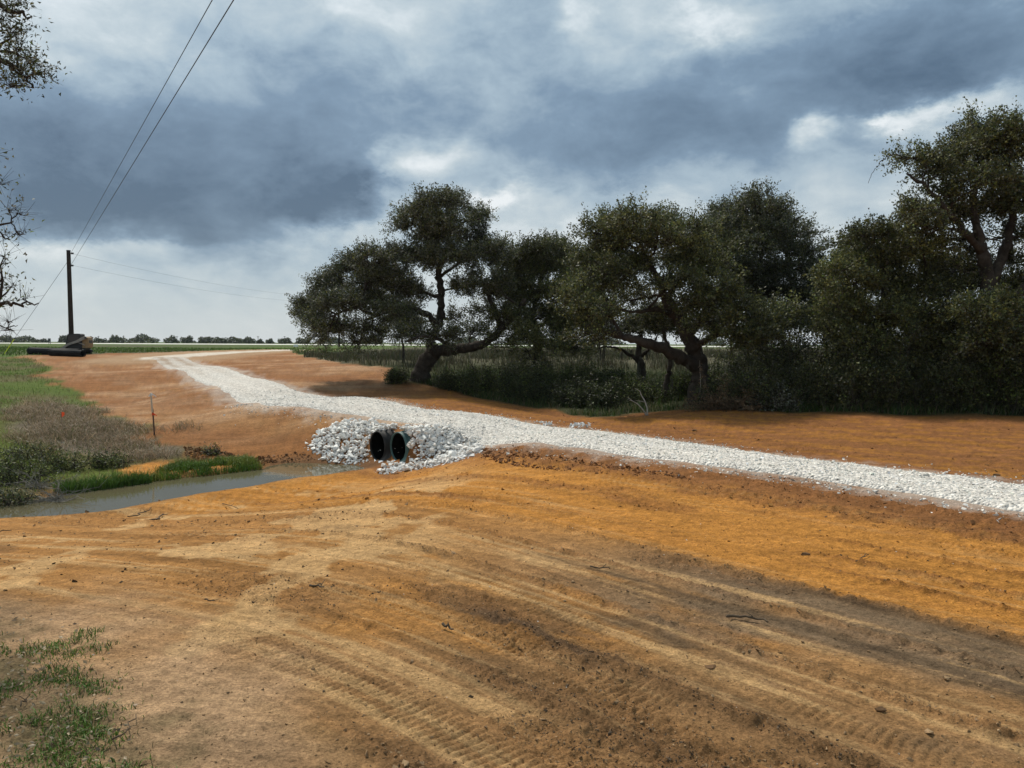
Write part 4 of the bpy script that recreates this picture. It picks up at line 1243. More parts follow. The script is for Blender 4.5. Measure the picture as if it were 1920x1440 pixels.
lowsh = [(850, 728, 42, 2.2, 1.1, 'low bush at the right foot of the bent oak trunk', (2, 6, 0, 1)), (740, 716, 43, 1.5, .8, 'low bush at the left foot of the bent oak trunk', (2, 5, 0, 3)),
         (905, 740, 41, 3.2, 1.5, 'green bush under the horizontal limb of the bent oak', (2, 5, 0, 3)), (960, 757, 39.5, 3.2, 1.6, 'bush on the ditch bank below the slender oak', (2, 6, 0, 2)),
         (1015, 765, 38.5, 2.6, 1.5, 'dark bush low in the ditch, left one of two', (1, 7, 0, 1)), (1080, 772, 37.5, 2.6, 1.6, 'dark bush low in the ditch, right one of two', (1, 7, 0, 1)),
         (1140, 772, 36.0, 2.2, 1.3, 'bush behind the bleached dead branch', (1, 6, 0, 1)), (1045, 735, 42, 3.6, 1.8, 'fresh green bush in the shade right of the slender oak', (1, 4, 0, 5)),
         (1120, 728, 43, 3.4, 1.6, 'green bush below the tip of the long low limb', (1, 5, 0, 4)), (1180, 745, 38.5, 2.6, 1.5, 'bush beneath the long low limb of the broad oak', (1, 5, 0, 3)),
         (1225, 750, 37, 1.6, 1.0, 'yellow green bush left of the thin curved trunk', (3, 3, 0, 5)), (1280, 740, 38, 1.7, 1.4, 'yellow green bush between the thin trunk and the broad oak trunk', (3, 3, 0, 5)),
         (1345, 742, 37, 2.2, 1.6, 'green bush right behind the broad oak trunk', (2, 5, 0, 3)), (985, 715, 46, 3.2, 1.6, 'bush at the foot of the slender oak', (2, 5, 1, 2)), (1395, 735, 39, 3.4, 3.4, 'dark thicket behind the brush heap', (1, 6, 1, 1)),
         (1540, 730, 38, 4.4, 5.4, 'dark thicket filling the gap left of the dense oak', (1, 6, 1, 1)), (1620, 735, 37, 4.4, 5.6, 'dark thicket behind the dense oak', (1, 6, 1, 1)),
         (1720, 740, 36, 4.6, 6.0, 'dark thicket between the dense and the tallest oak', (1, 6, 1, 1)), (1820, 745, 35, 4.6, 6.0, 'dark thicket behind the tallest oak trunk', (1, 6, 1, 1)), (1920, 745, 34, 4.6, 6.4, 'dark thicket behind the bright shrub at the right edge', (1, 6, 1, 1)),
         (1470, 730, 39, 4.2, 4.6, 'dark thicket below the tall round topped oak', (1, 6, 1, 1))]
for px, py, Y, w, h, lab, mw in lowsh:
    sh(px, py, Y, w, h, int(620 * w * h) if h > 2 else int(1000 * w * (h + .4)), lab, G2, mixw=mw)

# heap of cut brush with withered leaves at the foot of the broad oak
t = thing('brush_heap', 'heap of cut branches with withered brown leaves, below the broad oak', 'brush pile', tuple(foot(1370, 770, 31.2)))
mbx = MB(); lf = MB(); A, B = [], []
for k in range(90):
    a = np.array([rng.normal(0, .75), rng.normal(0, .5), rng.uniform(.02, .45)]); d = rng.normal(size=3) * [1, .7, .45]; d /= np.linalg.norm(d)
    e = a + d * rng.uniform(.6, 1.5); e[2] = abs(e[2])
    pth = wiggle(a, e, 6, .12); mbx.tube(pth, np.linspace(.022, .006, 6), 4, cap=False)
    for q in range(6):
        A.append(pth[rng.integers(1, 6)]); B.append(A[-1] + rng.normal(0, .16, 3))
A, B = np.array(A), np.array(B); mbx.rods(A, B, .007, .003)
mbx.build('branches', 'twig_dark', t)
n = 3600; k = rng.integers(0, len(A), n)
lf.leaves(A[k] + (B[k] - A[k]) * rng.random((n, 1)) + rng.normal(0, .07, (n, 3)), rng.normal(size=(n, 3)), .085 * rng.uniform(.6, 1.3, n), .045, np.clip(np.array([.13, .085, .045]) * rng.normal(1, .35, (n, 1)), .01, .4))
lf.build('withered_leaves', 'leaf', t, colattr=True)

make_shrub('brush_heap', 'pale leaved cut brush lying right of the brown brush heap', foot(1455, 772, 30.6), 2.2, .9, 1500, mixw=(1, 1, 5, 0), stems=26, cat='brush pile')

# bleached dead branch at the ditch
bs = G(1212, 779)
t = thing('dead_branch', 'bleached forked dead branch sticking up at the ditch edge', 'branch', tuple(bs))
Yb = bs[1]
p_ = lambda *q: [P(x, y, Yb + dy) - bs for x, y, dy in q]
mbx = MB()
mbx.tube(smooth_path(p_((1214, 779, 0), (1213, 765, 0), (1209, 752, 0), (1203, 742, .1), (1199, 733, .1), (1190, 728, .1))), np.linspace(.035, .010, 26), 6)
mbx.tube(smooth_path(p_((1212, 779, 0), (1205, 768, -.1), (1196, 758, -.2), (1186, 752, -.3), (1180, 750, -.3))), np.linspace(.032, .012, 21), 6)
mbx.tube(smooth_path(p_((1209, 754, 0), (1200, 752, 0), (1190, 750, .1))), np.linspace(.014, .005, 11), 5)
mbx.tube(smooth_path(p_((1186, 752, -.3), (1180, 747, -.3), (1177, 749, -.3))), np.linspace(.014, .006, 11), 5)
mbx.build('limb', 'twig_pale', t, smooth=True)

# ------------------------------------------------------------------ grasses and weeds


def blades(mbx, pts, z, hmean, wid, cols, lean=.35, hvar=.3):
    n = len(pts)
    h = hmean * np.clip(rng.normal(1, hvar, n), .3, 2)[:, None]
    a = rng.uniform(0, 6.283, n); s = np.stack([np.cos(a), np.sin(a), np.zeros(n)], 1)
    l = rng.normal(0, lean, (n, 2)); b0 = np.column_stack([pts, z])
    m_ = b0 + np.column_stack([l * h * .35, h * .6]); tp = b0 + np.column_stack([l * h, h * (1 - .25 * np.minimum(1, np.hypot(l[:, 0], l[:, 1]))[:, None])])
    w = np.broadcast_to(wid, (n,))[:, None]
    v_ = np.stack([b0 - s * w * .5, b0 + s * w * .5, m_ + s * w * .4, tp, m_ - s * w * .4], 1).reshape(-1, 3)
    o = np.arange(n)[:, None] * 5
    mbx.add(v_, np.concatenate([o + np.array([[0, 1, 2, 4]])]), np.repeat(cols, 5, 0))
    mbx.f.append((np.concatenate([o + np.array([[4, 2, 3]])]) + mbx.n - n * 5).astype(np.int32))


def cvar(c, n, s=.2):
    return np.clip(np.asarray(c) * rng.normal(1, s, (n, 1)) + rng.normal(0, .006, (n, 3)), .006, .6)


def gh(p):
    return H(p[:, 0], p[:, 1])


def soft_in(poly, n, amp, sc, seed, grow=.8):
    """points in a zone whose edge frays"""
    poly = np.asarray(poly)[:, :2]; lo, hi = poly.min(0) - grow, poly.max(0) + grow
    c = rng.uniform(lo, hi, (n, 2)); d = poly_sd(poly, c[:, 0], c[:, 1])
    return c[d + (fbm(c[:, 0] * sc, c[:, 1] * sc, seed, 4) - .5) * amp + rng.normal(0, amp * .08, n) < 0]


def clumped(p, scale, seed, lo, hi):
    return p[fbm(p[:, 0] * scale, p[:, 1] * scale, seed, 3) > rng.uniform(lo, hi, len(p))]


# dead grass on the left bank
mbx = MB(); p = clumped(soft_in(Z_DEAD, 60000, 4.0, .55, 77), .8, 71, .25, .6); n = len(p)
blades(mbx, p, gh(p) - .03, .27, .017, np.where(rng.random((n, 1)) < .72, cvar((.33, .245, .16), n, .25), cvar((.15, .13, .06), n, .25)), .95, .45)
tag(mbx.build('dead_grass', 'blade', colattr=True), 'matted grey brown dead grass on the creek bank', kind='stuff')
# short green grass on the left bank
mbx = MB(); p = in_poly(Z_GREEN, 52000); p = p[poly_sd(Z_BARE, p[:, 0], p[:, 1]) > 0]; p = clumped(p, .5, 72, .28, .62)
p = p[(gh(p) > ZW + .03)]; n = len(p)
k = fbm(p[:, 0] * .4, p[:, 1] * .4, 73, 3)[:, None]
blades(mbx, p, gh(p) - .02, .20, .020, np.where(k + rng.normal(0, .06, (n, 1)) > .5, cvar((.17, .15, .065), n), cvar((.100, .172, .028), n)), .45)
tag(mbx.build('bank_grass', 'blade', colattr=True), 'short green grass covering the creek bank', kind='stuff')
# lush grass at the water
mbx = MB(); p = clumped(in_poly(Z_LUSH, 10000), 1.2, 78, .22, .55); n = len(p)
blades(mbx, p, np.maximum(gh(p), ZW) - .03, .20, .018, np.where(fbm(p[:, 0] * 1.5, p[:, 1] * 1.5, 79, 3)[:, None] > .5, cvar((.075, .135, .020), n, .3), cvar((.130, .165, .030), n, .3)), .45, .4)
strip = np.array([*GP((100, 921), (190, 908), (275, 898)), *[(*on_plane(*q_, ZW), ZW) for q_ in ((285, 905), (200, 917), (110, 928))]])
p = in_poly(strip, 2600); n = len(p); blades(mbx, p, np.maximum(gh(p), ZW) - .03, .28, .02, cvar((.075, .14, .025), n), .35)
tag(mbx.build('waterside_grass', 'blade', colattr=True), 'lush bright grass along the water', kind='stuff')
# grass with fallen leaves at the near left
mbx = MB(); p = soft_in(Z_FRONT, 52000, 1.8, 1.3, 80, .5); p = clumped(p, 2.6, 74, .34, .66); n = len(p)
blades(mbx, p, gh(p) - .01, .050, .009, np.where(rng.random((n, 1)) < .78, cvar((.095, .165, .030), n, .3), cvar((.20, .16, .085), n, .3)), .7)
tag(mbx.build('near_grass', 'blade', colattr=True), 'sparse green grass in the near corner', kind='stuff')
mbx = MB(); p = np.concatenate([in_poly(Z_FRONT, 260), in_poly(GP((-40, 1140), (180, 1180), (320, 1440), (-40, 1460)), 130)]); n = len(p)
mbx.leaves(np.column_stack([p, gh(p) + rng.uniform(.015, .06, n)]), rng.normal(size=(n, 3)) * [1, 1, .25], .044 * rng.uniform(.6, 1.4, n), .021 * rng.uniform(.7, 1.4, n), cvar((.36, .28, .18), n, .3))
tag(mbx.build('fallen_leaves', 'leaf', colattr=True), 'dry pale leaves lying in the near grass', kind='stuff')
# tall dry weeds in the clearing behind the oaks and ground growth below them
mbx = MB()
p = rng.uniform((-24, 45), (22, 84), (60000, 2)); p = p[veg_mask(p[:, 0], p[:, 1]) > .6]
p = p[rng.random(len(p)) < sstep(44, 58, p[:, 1]) * np.clip(60 / p[:, 1], 0, 1)]; p = clumped(p, .35, 75, .3, .6); n = len(p)
blades(mbx, p, gh(p) - .05, .55, .035, np.where(rng.random((n, 1)) < .6, cvar((.075, .068, .038), n, .25), cvar((.042, .050, .020), n, .25)), .25)
p = rng.uniform((-10, 27), (24, 50), (70000, 2)); p = p[veg_mask(p[:, 0], p[:, 1]) > .75]; p = clumped(p, .5, 76, .3, .62); n = len(p)
blades(mbx, p, gh(p) - .05, .36, .03, np.where(rng.random((n, 1)) < .3, cvar((.12, .11, .06), n, .25), cvar((.045, .075, .018), n, .3)), .4)
tag(mbx.build('woodland_weeds', 'blade', colattr=True), 'tall dry weeds and dark undergrowth below the oaks', kind='stuff')
# field grass near enough to show its tips
mbx = MB(); p = rng.uniform((-95, 76), (-24, 125), (16000, 2)); p = p[veg_mask(p[:, 0], p[:, 1]) > .7]; n = len(p)
blades(mbx, p, gh(p) - .02, .22, .10, cvar((.075, .125, .022), n, .25), .4)
tag(mbx.build('field_grass', 'blade', colattr=True), 'green grass of the level field', kind='stuff')

# brush and dead twigs at the left end of the water
G3 = 'brush on the creek bank'
for px, py, Y, w, h, n, lab, mw in [(30, 900, 21.8, 1.9, .65, 2200, 'weedy dark bush beside the water at the left edge', (3, 5, 0, 3)), (120, 878, 24.2, 1.8, .5, 2000, 'weedy bush on the bank above the dead twigs', (4, 4, 0, 3)),
                                    (205, 874, 25.0, 1.6, .45, 1800, 'weedy bush on the bank left of the bare soil patch', (3, 5, 0, 4)), (60, 862, 25.5, 2.0, .5, 1600, 'brownish bush below the dead grass', (6, 2, 2, 0)),
                                    (-30, 880, 23.0, 2.0, .8, 1500, 'bush at the bank just outside the left edge', (3, 5, 0, 2)), (12, 946, 19.4, 1.5, .5, 1500, 'dark brush overhanging the left end of the water', (2, 6, 1, 1)), (400, 848, 27.4, .7, .35, 420, 'small tuft of weeds between soil clods near the water', (3, 3, 3, 1))]:
    sh(px, py, Y, w, h, n, lab, G3, mixw=mw, leaf=(.09, .03), shade=.95)
for px, py, Y, w, h, lab in [(72, 918, 20.9, 1.1, .7, 'tangle of bleached dead twigs on the bank by the water'), (105, 940, 19.9, 1.5, .35, 'pale dead twigs lying out over the water')]:
    c = P(px, py, Y); c[2] = max(gz(c[0], c[1]), ZW)
    t = thing('dead_twigs', lab, 'brush', tuple(c)); mbx = MB()
    for k in range(26):
        d = np.array([rng.normal(0, .6), rng.normal(0, .5), abs(rng.normal(0, .5)) * h]); pth = wiggle(rng.normal(0, .12, 3) * [1, 1, .1], d * w * .7, 6, .14); pth[:, 2] = np.abs(pth[:, 2])
        mbx.tube(pth, np.linspace(.014, .004, 6), 4, cap=False)
        A = pth[rng.integers(1, 6, 5)]; B = A + rng.normal(0, .16, (5, 3)); B[:, 2] = np.abs(B[:, 2]); mbx.rods(A, B, .005, .002)
    mbx.build('twigs', 'twig_grey', t)

# ------------------------------------------------------------------ clods and pebbles on the worked soil
n = 85000
q_ = rng.random(n); rr_ = 1 / (1 / 5.0 + (1 / 34 - 1 / 5.0) * q_ ** .75); aa = rng.uniform(R(-37), R(37), n)
p = np.stack([rr_ * np.sin(aa), rr_ * np.cos(aa)], 1)
dzp, clp, _c = relief(p[:, 0], p[:, 1])
keep = (rng.random(n) < .13 + .85 * clp ** 1.3) & (veg_mask(p[:, 0], p[:, 1]) < .3) & (poly_sd(ROAD, p[:, 0], p[:, 1]) > .1) & (poly_sd(WATER, p[:, 0], p[:, 1]) > .3) & (poly_sd(Z_GREEN, p[:, 0], p[:, 1]) > .2)
p = p[keep]; dzp = dzp[keep]; n = len(p)
size = np.clip(rng.lognormal(math.log(.0095), .55, n) * np.clip(np.hypot(p[:, 0], p[:, 1]) / 11, .75, 1.6), .006, .075)
uu_, vv_ = uv(p[:, 0], p[:, 1])
cc = np.where((vv_ > 9)[:, None], np.where((vv_ > 13)[:, None], [[.23, .115, .05]], [[.36, .18, .055]]), [[.25, .165, .09]])
cc = np.where(rng.random((n, 1)) < .10, [[.13, .092, .058]], cc)
cc = np.clip(cc * rng.normal(1, .2, (n, 1)), .02, .7)
rowd = np.minimum(np.abs(vv_ - 5.3), np.abs(vv_ - 4.3)) < .35
cc[rowd & (rng.random(n) < .6)] = (.085, .062, .042)
wh = rng.random(n) < .006; cc[wh] = (.55, .52, .46)
mbx = MB(); scatter_stones(mbx, np.column_stack([p, gh(p) + dzp + size * .15]), size, cc, SMALL, 1.0)
# turned up clods beside the creek and at the toe of the hillside
for poly, m_, col, s0 in [(GP((345, 838), (400, 845), (470, 858), (520, 862), (480, 876), (420, 864), (350, 866)), 900, (.22, .115, .055), .055),
                          (GP((905, 842), (1000, 850), (1250, 885), (1300, 900), (1000, 880), (900, 862)), 1500, (.21, .10, .045), .035), (GP((500, 858), (560, 848), (600, 862), (560, 866), (510, 868)), 160, (.20, .11, .06), .035)]:
    p = in_poly(poly, m_); size = np.clip(rng.lognormal(math.log(s0), .45, m_), .012, .16); z = np.maximum(gh(p), ZW)
    scatter_stones(mbx, np.column_stack([p, z + size * .25]), size, np.clip(np.array(col) * rng.normal(1, .25, (m_, 1)), .03, .6), SMALL, 1.0)
tag(mbx.build('soil_clods', 'clod', colattr=True), 'loose clods and pebbles over the graded soil', kind='stuff')

# heap of leftover stone at the far shoulder of the track
for px0, px1, py, m_, lab in [(1005, 1040, 799, 14, 'few white stones pushed to the far shoulder of the track'), (1068, 1106, 803, 28, 'small heap of white stones at the ditch head beyond the track')]:
    c = G((px0 + px1) / 2, py)
    t = thing('stone_heap', lab, 'stones', tuple(c))
    for k in range(m_):
        q = G(rng.uniform(px0, px1), py + rng.normal(0, 1.6))
        sv, sf = BIG[k % len(BIG)]
        s_ = rng.uniform(.04, .09)
        o = MB().add(sv * s_, sf, np.array([.66, .65, .62]) * rng.uniform(.8, 1.15)).build('stone', 'limestone', t, colattr=True, loc=tuple(q - c + [0, 0, .05 + rng.uniform(0, .12)]))
        o.rotation_euler = (rng.normal(0, .4), rng.normal(0, .4), rng.uniform(0, 6))

# sticks left on the soil
sticks = [((239, 972), (284, 954), 'crooked thin stick on the near creek bank, left of the thicker stick', .014, 1), ((280, 980), (307, 967), 'short thick dark stick on the near creek bank', .022, 0), ((418, 946), (447, 956), 'small stick on the near bank below the middle of the water', .012, 0),
          ((581, 1102), (607, 1107), 'short dark stick on the smooth tan streak, left of centre', .014, 0), ((1107, 1067), (1144, 1071), 'hooked stick lying where orange soil turns brown', .012, 1), ((830, 1178), (850, 1187), 'stubby dark stick on the cleat prints near the centre', .016, 0),
          ((1604, 1056), (1629, 1044), 'thin twig on the smooth orange blade strips', .010, 0), ((1362, 1162), (1440, 1173), 'long knobbly dark stick on the grey soil at the right', .018, 1), ((210, 1395), (255, 1348), 'bent twig beside the near grass corner', .007, 1),
          ((39, 1333), (56, 1310), 'curved twig inside the near grass corner', .006, 1), ((384, 1129), (403, 1131), 'small curved stick on the pale patch at the left', .010, 1), ((-10, 1000), (22, 998), 'stick at the left edge of the soil below the water', .012, 0), ((326, 933), (400, 920), 'drift wood stick at the water edge on the near bank', .016, 1)]
for a, b, lab, r_, bend in sticks:
    pa, pb = G(*a), G(*b); mid = (pa + pb) / 2
    t = thing('stick', lab, 'stick', tuple(mid), group='sticks on the soil')
    pth = wiggle(pa - mid, pb - mid, 9, .10 + .12 * bend); pth[:, 2] = np.linspace(pa[2] - mid[2], pb[2] - mid[2], 9) + r_ * .8 + np.abs(rng.normal(0, .012, 9)) + .02
    MB().tube(pth, np.linspace(r_, r_ * .55, 9), 6).build('stem', 'twig_dark', t, smooth=True)
    k = 5; nb = wiggle(pth[k], pth[k] + np.array([rng.normal(0, .12), rng.normal(0, .12), .05]), 4, .1)
    MB().tube(nb, np.linspace(r_ * .5, r_ * .25, 4), 5).build('side_twig', 'twig_dark', t, smooth=True)
for px, py, s_, lab in [(1510, 1041, .085, 'lone dark soil clod at the corner of the orange blade strips'), (1333, 1252, .075, 'dark soil clod near the bottom, left of the grey windrow'), (1868, 892, .11, 'dark clod beside the far edge of the track at the right'), (1303, 808, .12, 'dark clod on the orange strip beyond the track'),
                        (1651, 1332, .06, 'dark clod low at the right, above the grey windrow')]:
    c = G(px, py); sv, sf = hull_stone(900 + px, 17, .55); s_ *= .8; sv = sv * [1.25, .9, 1]
    tag(MB().add(sv * s_, sf, (.16, .095, .05)).build('soil_clod', 'clod', colattr=True, loc=tuple(c + [0, 0, s_ * .2])), lab, 'clod', 'lone clods')
# ------------------------------------------------------------------ survey stake and pin flag
c = G(290, 815); Ys = c[1]
t = thing('survey_stake', 'steel survey stake with red and white ribbons at the foot of the hillside', 'stake', tuple(c))
topw = P(284, 737, Ys) - c
post = MB()
L = np.array([topw[0] * .62, 0, topw[2] * .62])
post.tube(np.linspace([0, 0, -.2], L, 6), .028, 6); post.build('post', 'stake_steel', t)
fl_ = MB(); pts = np.linspace(L * .0 + [0.03, -.03, .1], topw * [1, 0, 1] + [.03, -.03, 0], 4)
fl_.box(-.03, .03, -.008, .008, -.02, topw[2] * .45); o = fl_.build('lath', 'stake_wood', t, loc=(L[0], -.04, topw[2] * .55)); o.rotation_euler = (0, math.atan2(topw[0], topw[2]), 0)
for z0, mt, nm, k in [(topw[2] * .50, 'ribbon_orange', 'orange_ribbon', 5), (topw[2] * .97, 'sign_white', 'white_ribbon', 3)]:
    rb = MB(); x0 = topw[0] * z0 / topw[2]
    rb.tube([(x0, -.02, z0 - .05), (x0, -.02, z0 + .05)], .036, 10)
    for q in range(k):
        a = rng.uniform(0, 6.28); d = np.array([math.cos(a), math.sin(a), -.6]) * rng.uniform(.08, .17); e = np.array([x0, -.02, z0])
        s_ = np.array([0, 0, .018]); m_ = e + d * .5 + [0, 0, .03]
        rb.add([e - s_, e + s_, m_ + s_, m_ - s_, e + d + s_, e + d - s_], [(0, 1, 2, 3), (3, 2, 4, 5)])
    rb.build(nm, mt, t)
c = G(116, 802)
t = thing('pin_flag', 'small orange pin flag standing in the dead grass', 'flag', tuple(c))
MB().tube([(0, 0, -.1), (0, 0, .62)], .005, 5).build('wire_stem', 'wire', t)
MB().add([(0, 0, .62), (.10, .03, .60), (.13, -.01, .50), (.02, .02, .42), (0, 0, .42), (.07, .03, .48)], [(0, 1, 5), (1, 2, 5), (2, 3, 5), (3, 4, 5), (4, 0, 5)]).build('flag_cloth', 'ribbon_orange', t)
for px, py0, py1, lab in [(903, 718, 668, 'thin pale cane standing in the undergrowth right of the bent trunk'), (1312, 722, 676, 'thin pale cane leaning before the broad oak trunk')]:
    c = G(px, py0) if px < 1000 else foot(px, py0, 33.6); tp = P(px, py1, c[1]) - c
    t = thing('cane', lab, 'cane', tuple(c), group='thin canes under the oaks')
    MB().tube(wiggle([0, 0, -.1], tp, 7, .02), np.linspace(.016, .008, 7), 6).build('stem', 'twig_pale', t, smooth=True)

# ------------------------------------------------------------------ utility pole, wires, guy
c = foot(135, 664, 84.0); top = P(127, 470, 84.0)
t = thing('utility_pole', 'dark wooden utility pole beside the parked loader', 'pole', tuple(c))
hgt = top[2] - c[2]; tl_ = top[0] - c[0]
MB().tube(np.linspace([0, 0, -.6], [tl_ * .55, 0, hgt], 12), np.linspace(.27, .20, 12), 14).build('shaft', 'pole_wood', t, smooth=True)
ptop = c + np.array([tl_ * .55, 0, hgt]); plow = P(132, 497, 84.0)
for nm, z_, x_ in [('insulator', hgt - .30, .35), ('insulator', hgt - 1.6, .30)]:
    m2 = MB(); zz = z_
    m2.tube([(tl_ * .5, -.1, zz), (tl_ * .5 + x_, -.1, zz)], .04, 6)
    for q in range(4): m2.tube([(tl_ * .5 + x_ + q * .06, -.1, zz), (tl_ * .5 + x_ + q * .06 + .035, -.1, zz)], .10, 10)
    m2.build(nm, 'sign_dark', t)
MB().tube([(tl_ * .55, 0, hgt - .01), (tl_ * .55, 0, hgt + .05)], .215, 14).build('cap', 'sign_dark', t)


def wire(a, b, sag, label, r_, grp, n=40):
    a, b = np.asarray(a), np.asarray(b); mid = (a + b) / 2
    tt_ = np.linspace(0, 1, n)[:, None]; p = a + (b - a) * tt_ - np.array([0, 0, 1.0]) * sag * 4 * tt_ * (1 - tt_)
    o = MB().tube(p - mid, r_, 5).build('power_line', 'wire', loc=tuple(mid))
    return tag(o, label, 'wire', grp)


def through(px, py, Y, start, f):
    """end of a span that starts at start and passes the pixel at distance Y, carried on past the camera"""
    q = P(px, py, Y); return q + (q - start) * f


w1 = ptop + [.3, -.1, -.3]; w2 = P(133, 497, 84.0)
wire(w1, through(398, 0, 22, w1, .45), .0, 'upper overhead line rising from the pole top to the top edge, left one', .013, 'overhead lines')
wire(w2, through(438, 0, 22, w2, .45), .0, 'overhead line rising from the pole to the top edge, right one', .016, 'overhead lines')
pb = foot(636, 652, 175.0); pbt = P(634, 556, 175.0)
t = thing('utility_pole', 'far utility pole hidden behind the crown of the bent oak', 'pole', tuple(pb))
MB().tube([(0, 0, -.5), (0, 0, pbt[2] - pb[2])], [.25, .19], 10).build('shaft', 'pole_wood', t, smooth=True)
MB().box(-.6, .6, -.06, .06, pbt[2] - pb[2] - .5, pbt[2] - pb[2] - .36).build('crossarm', 'pole_wood', t)
wire(w1, pbt - [0, 0, .2], 1.1, 'thin upper line running from the pole to the right into the oaks', .008, 'lines to the far pole')
wire(w2, pbt - [0, 0, 1.3], 1.1, 'thin lower line running from the pole to the right into the oaks', .008, 'lines to the far pole')
ga = ptop - [0, 0, 1.0]; gb = foot(6, 664, 80.0)
mid = (ga + gb) / 2
t = thing('guy_wire', 'guy wire with a yellow guard running down left from the pole', 'wire', tuple(gb))
MB().tube([ga - gb, np.zeros(3)], .018, 5).build('strand', 'wire', t)
d = (ga - gb)
MB().tube([d * .0 + [0, 0, -.05], d * .16], .045, 8).build('guard', 'guard_yellow', t)

# ------------------------------------------------------------------ black drain pipes lying on the grass
def long_pipe(a, b, r_, label):
    a, b = np.asarray(a), np.asarray(b); mid = (a + b) / 2
    t = thing('drain_pipe', label, 'pipe', tuple(mid), group='drain pipes by the loader')
    L = np.linalg.norm(b - a); n = int(L / .06); s = np.linspace(0, 1, n)[:, None]
    rr_ = r_ + .03 * np.sin(np.arange(n) * .06 * 2 * math.pi / .25)
    MB().tube(a - mid + (b - a) * s, rr_, 22, cap=False).build('corrugated_wall', 'black_plastic', t, smooth=True)
    m2 = MB().tube(a - mid + (b - a) * np.linspace(0, 1, 12)[:, None], r_ - .07, 22, cap=False); m2.build('inner_wall', 'black_plastic', t, smooth=True)
    d = (b - a) / L
    for e_, sg in ((a, 1), (b, -1)):
        m3 = MB(); q = np.array([e_ - mid + d * sg * .0, e_ - mid + d * sg * .10]); m3.tube(q, r_ + .035, 22, cap=False); m3.build('end_collar', 'rubber', t, smooth=True)


def rest(px, Y, r_):
    p = P(px, 655, Y); p[2] = gz(p[0], p[1]) + r_; return p


long_pipe(rest(56, 82, .36), rest(150, 79.5, .36), .34, 'long black corrugated drain pipe lying on the grass before the loader')
long_pipe(rest(95, 79.2, .34), rest(156, 77.6, .34), .32, 'shorter black corrugated drain pipe lying nearest the dirt')

# ------------------------------------------------------------------ compact track loader, facing left
lc = foot(146, 663, 83.2)
t = thing('track_loader', 'tan and black compact track loader parked behind the pole', 'loader', tuple(lc), rotz=R(6))
S = 1.0
MB().prism([(-1.05, .45), (1.0, .45), (1.15, .8), (1.15, 1.2), (.7, 1.3), (-1.0, 1.0)], -.55, .55).build('chassis', 'machine_black', t)
cabm = MB().prism([(-1.0, 1.0), (.45, 1.2), (.55, 2.08), (.35, 2.16), (-.62, 2.16), (-.82, 2.02)], -.52, .52); cab = cabm.build('cab', 'machine_black', t)
MB().prism([(-.80, 1.15), (.32, 1.3), (.40, 1.98), (-.62, 1.98)], -.53, -.522).build('side_window', 'dark_glass', cab)
MB().prism([(-.80, 1.15), (.32, 1.3), (.40, 1.98), (-.62, 1.98)], .522, .53).build('side_window', 'dark_glass', cab)
for y_ in (-.3, .3): MB().box(-.84, -.78, y_ - .09, y_ + .09, 2.04, 2.14).build('work_light', 'sign_white', cab)
MB().prism([(.72, .62), (1.28, .66), (1.36, 1.10), (1.30, 1.72), (1.05, 1.86), (.72, 1.5)], -.58, .58).build('rear_door', 'machine_yellow', t)
MB().box(1.30, 1.375, -.4, .4, 1.15, 1.45).build('rear_grille', 'machine_black', t)
for y0, y1 in ((-.98, -.56), (.56, .98)):
    trk = MB().prism([(-1.05, .10), (-.85, 0), (.85, 0), (1.1, .16), (1.12, .42), (.7, .66), (.2, .72), (-.75, .60), (-1.1, .38)], y0, y1).build('track', 'rubber', t)
    s_ = -1 if y0 < 0 else 1; yo = y0 if s_ < 0 else y1
    for x_, r_ in ((-.85, .22), (-.35, .14), (.05, .14), (.45, .14), (.86, .23)): MB().tube([(x_, yo, .30 if r_ > .2 else .17), (x_, yo + s_ * .03, .30 if r_ > .2 else .17)], r_, 14).build('roller', 'machine_grey', trk)
    for q in range(22):
        x_ = -.9 + q * .085; MB().box(x_, x_ + .04, y0 + .01, y1 - .01, -.025, .01).build('cleat', 'rubber', trk)
    ya, yb = (y0 + .1, y0 + .26) if s_ < 0 else (y1 - .26, y1 - .1)
    arm = MB().prism([(1.15, 1.60), (1.30, 1.78), (1.05, 1.92), (.2, 1.42), (-.7, 1.10), (-1.35, .62), (-1.42, .28), (-1.20, .26), (-1.10, .55), (-.55, .92), (.3, 1.20)], ya, yb).build('lift_arm', 'machine_grey', t)
    MB().tube([(1.0, (ya + yb) / 2 - s_ * .12, .95), (.2, (ya + yb) / 2 - s_ * .12, 1.28)], .05, 8).build('lift_cylinder', 'machine_grey', arm)
    MB().tube([(1.17, ya - .02, 1.72), (1.17, yb + .02, 1.72)], .09, 12).build('pivot_pin', 'machine_black', arm)
MB().prism([(-1.32, .06), (-2.1, .02), (-2.15, .06), (-1.75, .14), (-1.45, .30), (-1.42, .62), (-1.34, .64)], -.98, .98).build('bucket', 'machine_grey', t)

# ------------------------------------------------------------------ highway beyond the field
m2 = MB(); hp = np.array([[-330, 330, 0], [-150, 300, 0], [0, 272, 0], [160, 262, 0], [420, 255, 0]]); prof = [(-9, 1.9), (-5.5, 2.18), (5.5, 2.20), (9, 1.9)]
vs, fs = [], []
for k, q in enumerate(hp):
    d = hp[min(k + 1, 4)] - hp[max(k - 1, 0)]; nrm = np.array([-d[1], d[0]]) / np.hypot(d[0], d[1])
    for s_, z_ in prof: vs.append((q[0] + nrm[0] * s_, q[1] + nrm[1] * s_, z_))
for k in range(4):
    for q in range(3): fs.append((k * 4 + q, k * 4 + q + 1, k * 4 + 5 + q, k * 4 + 4 + q))
tag(m2.add(vs, fs).build('highway', 'pale_road'), kind='structure')


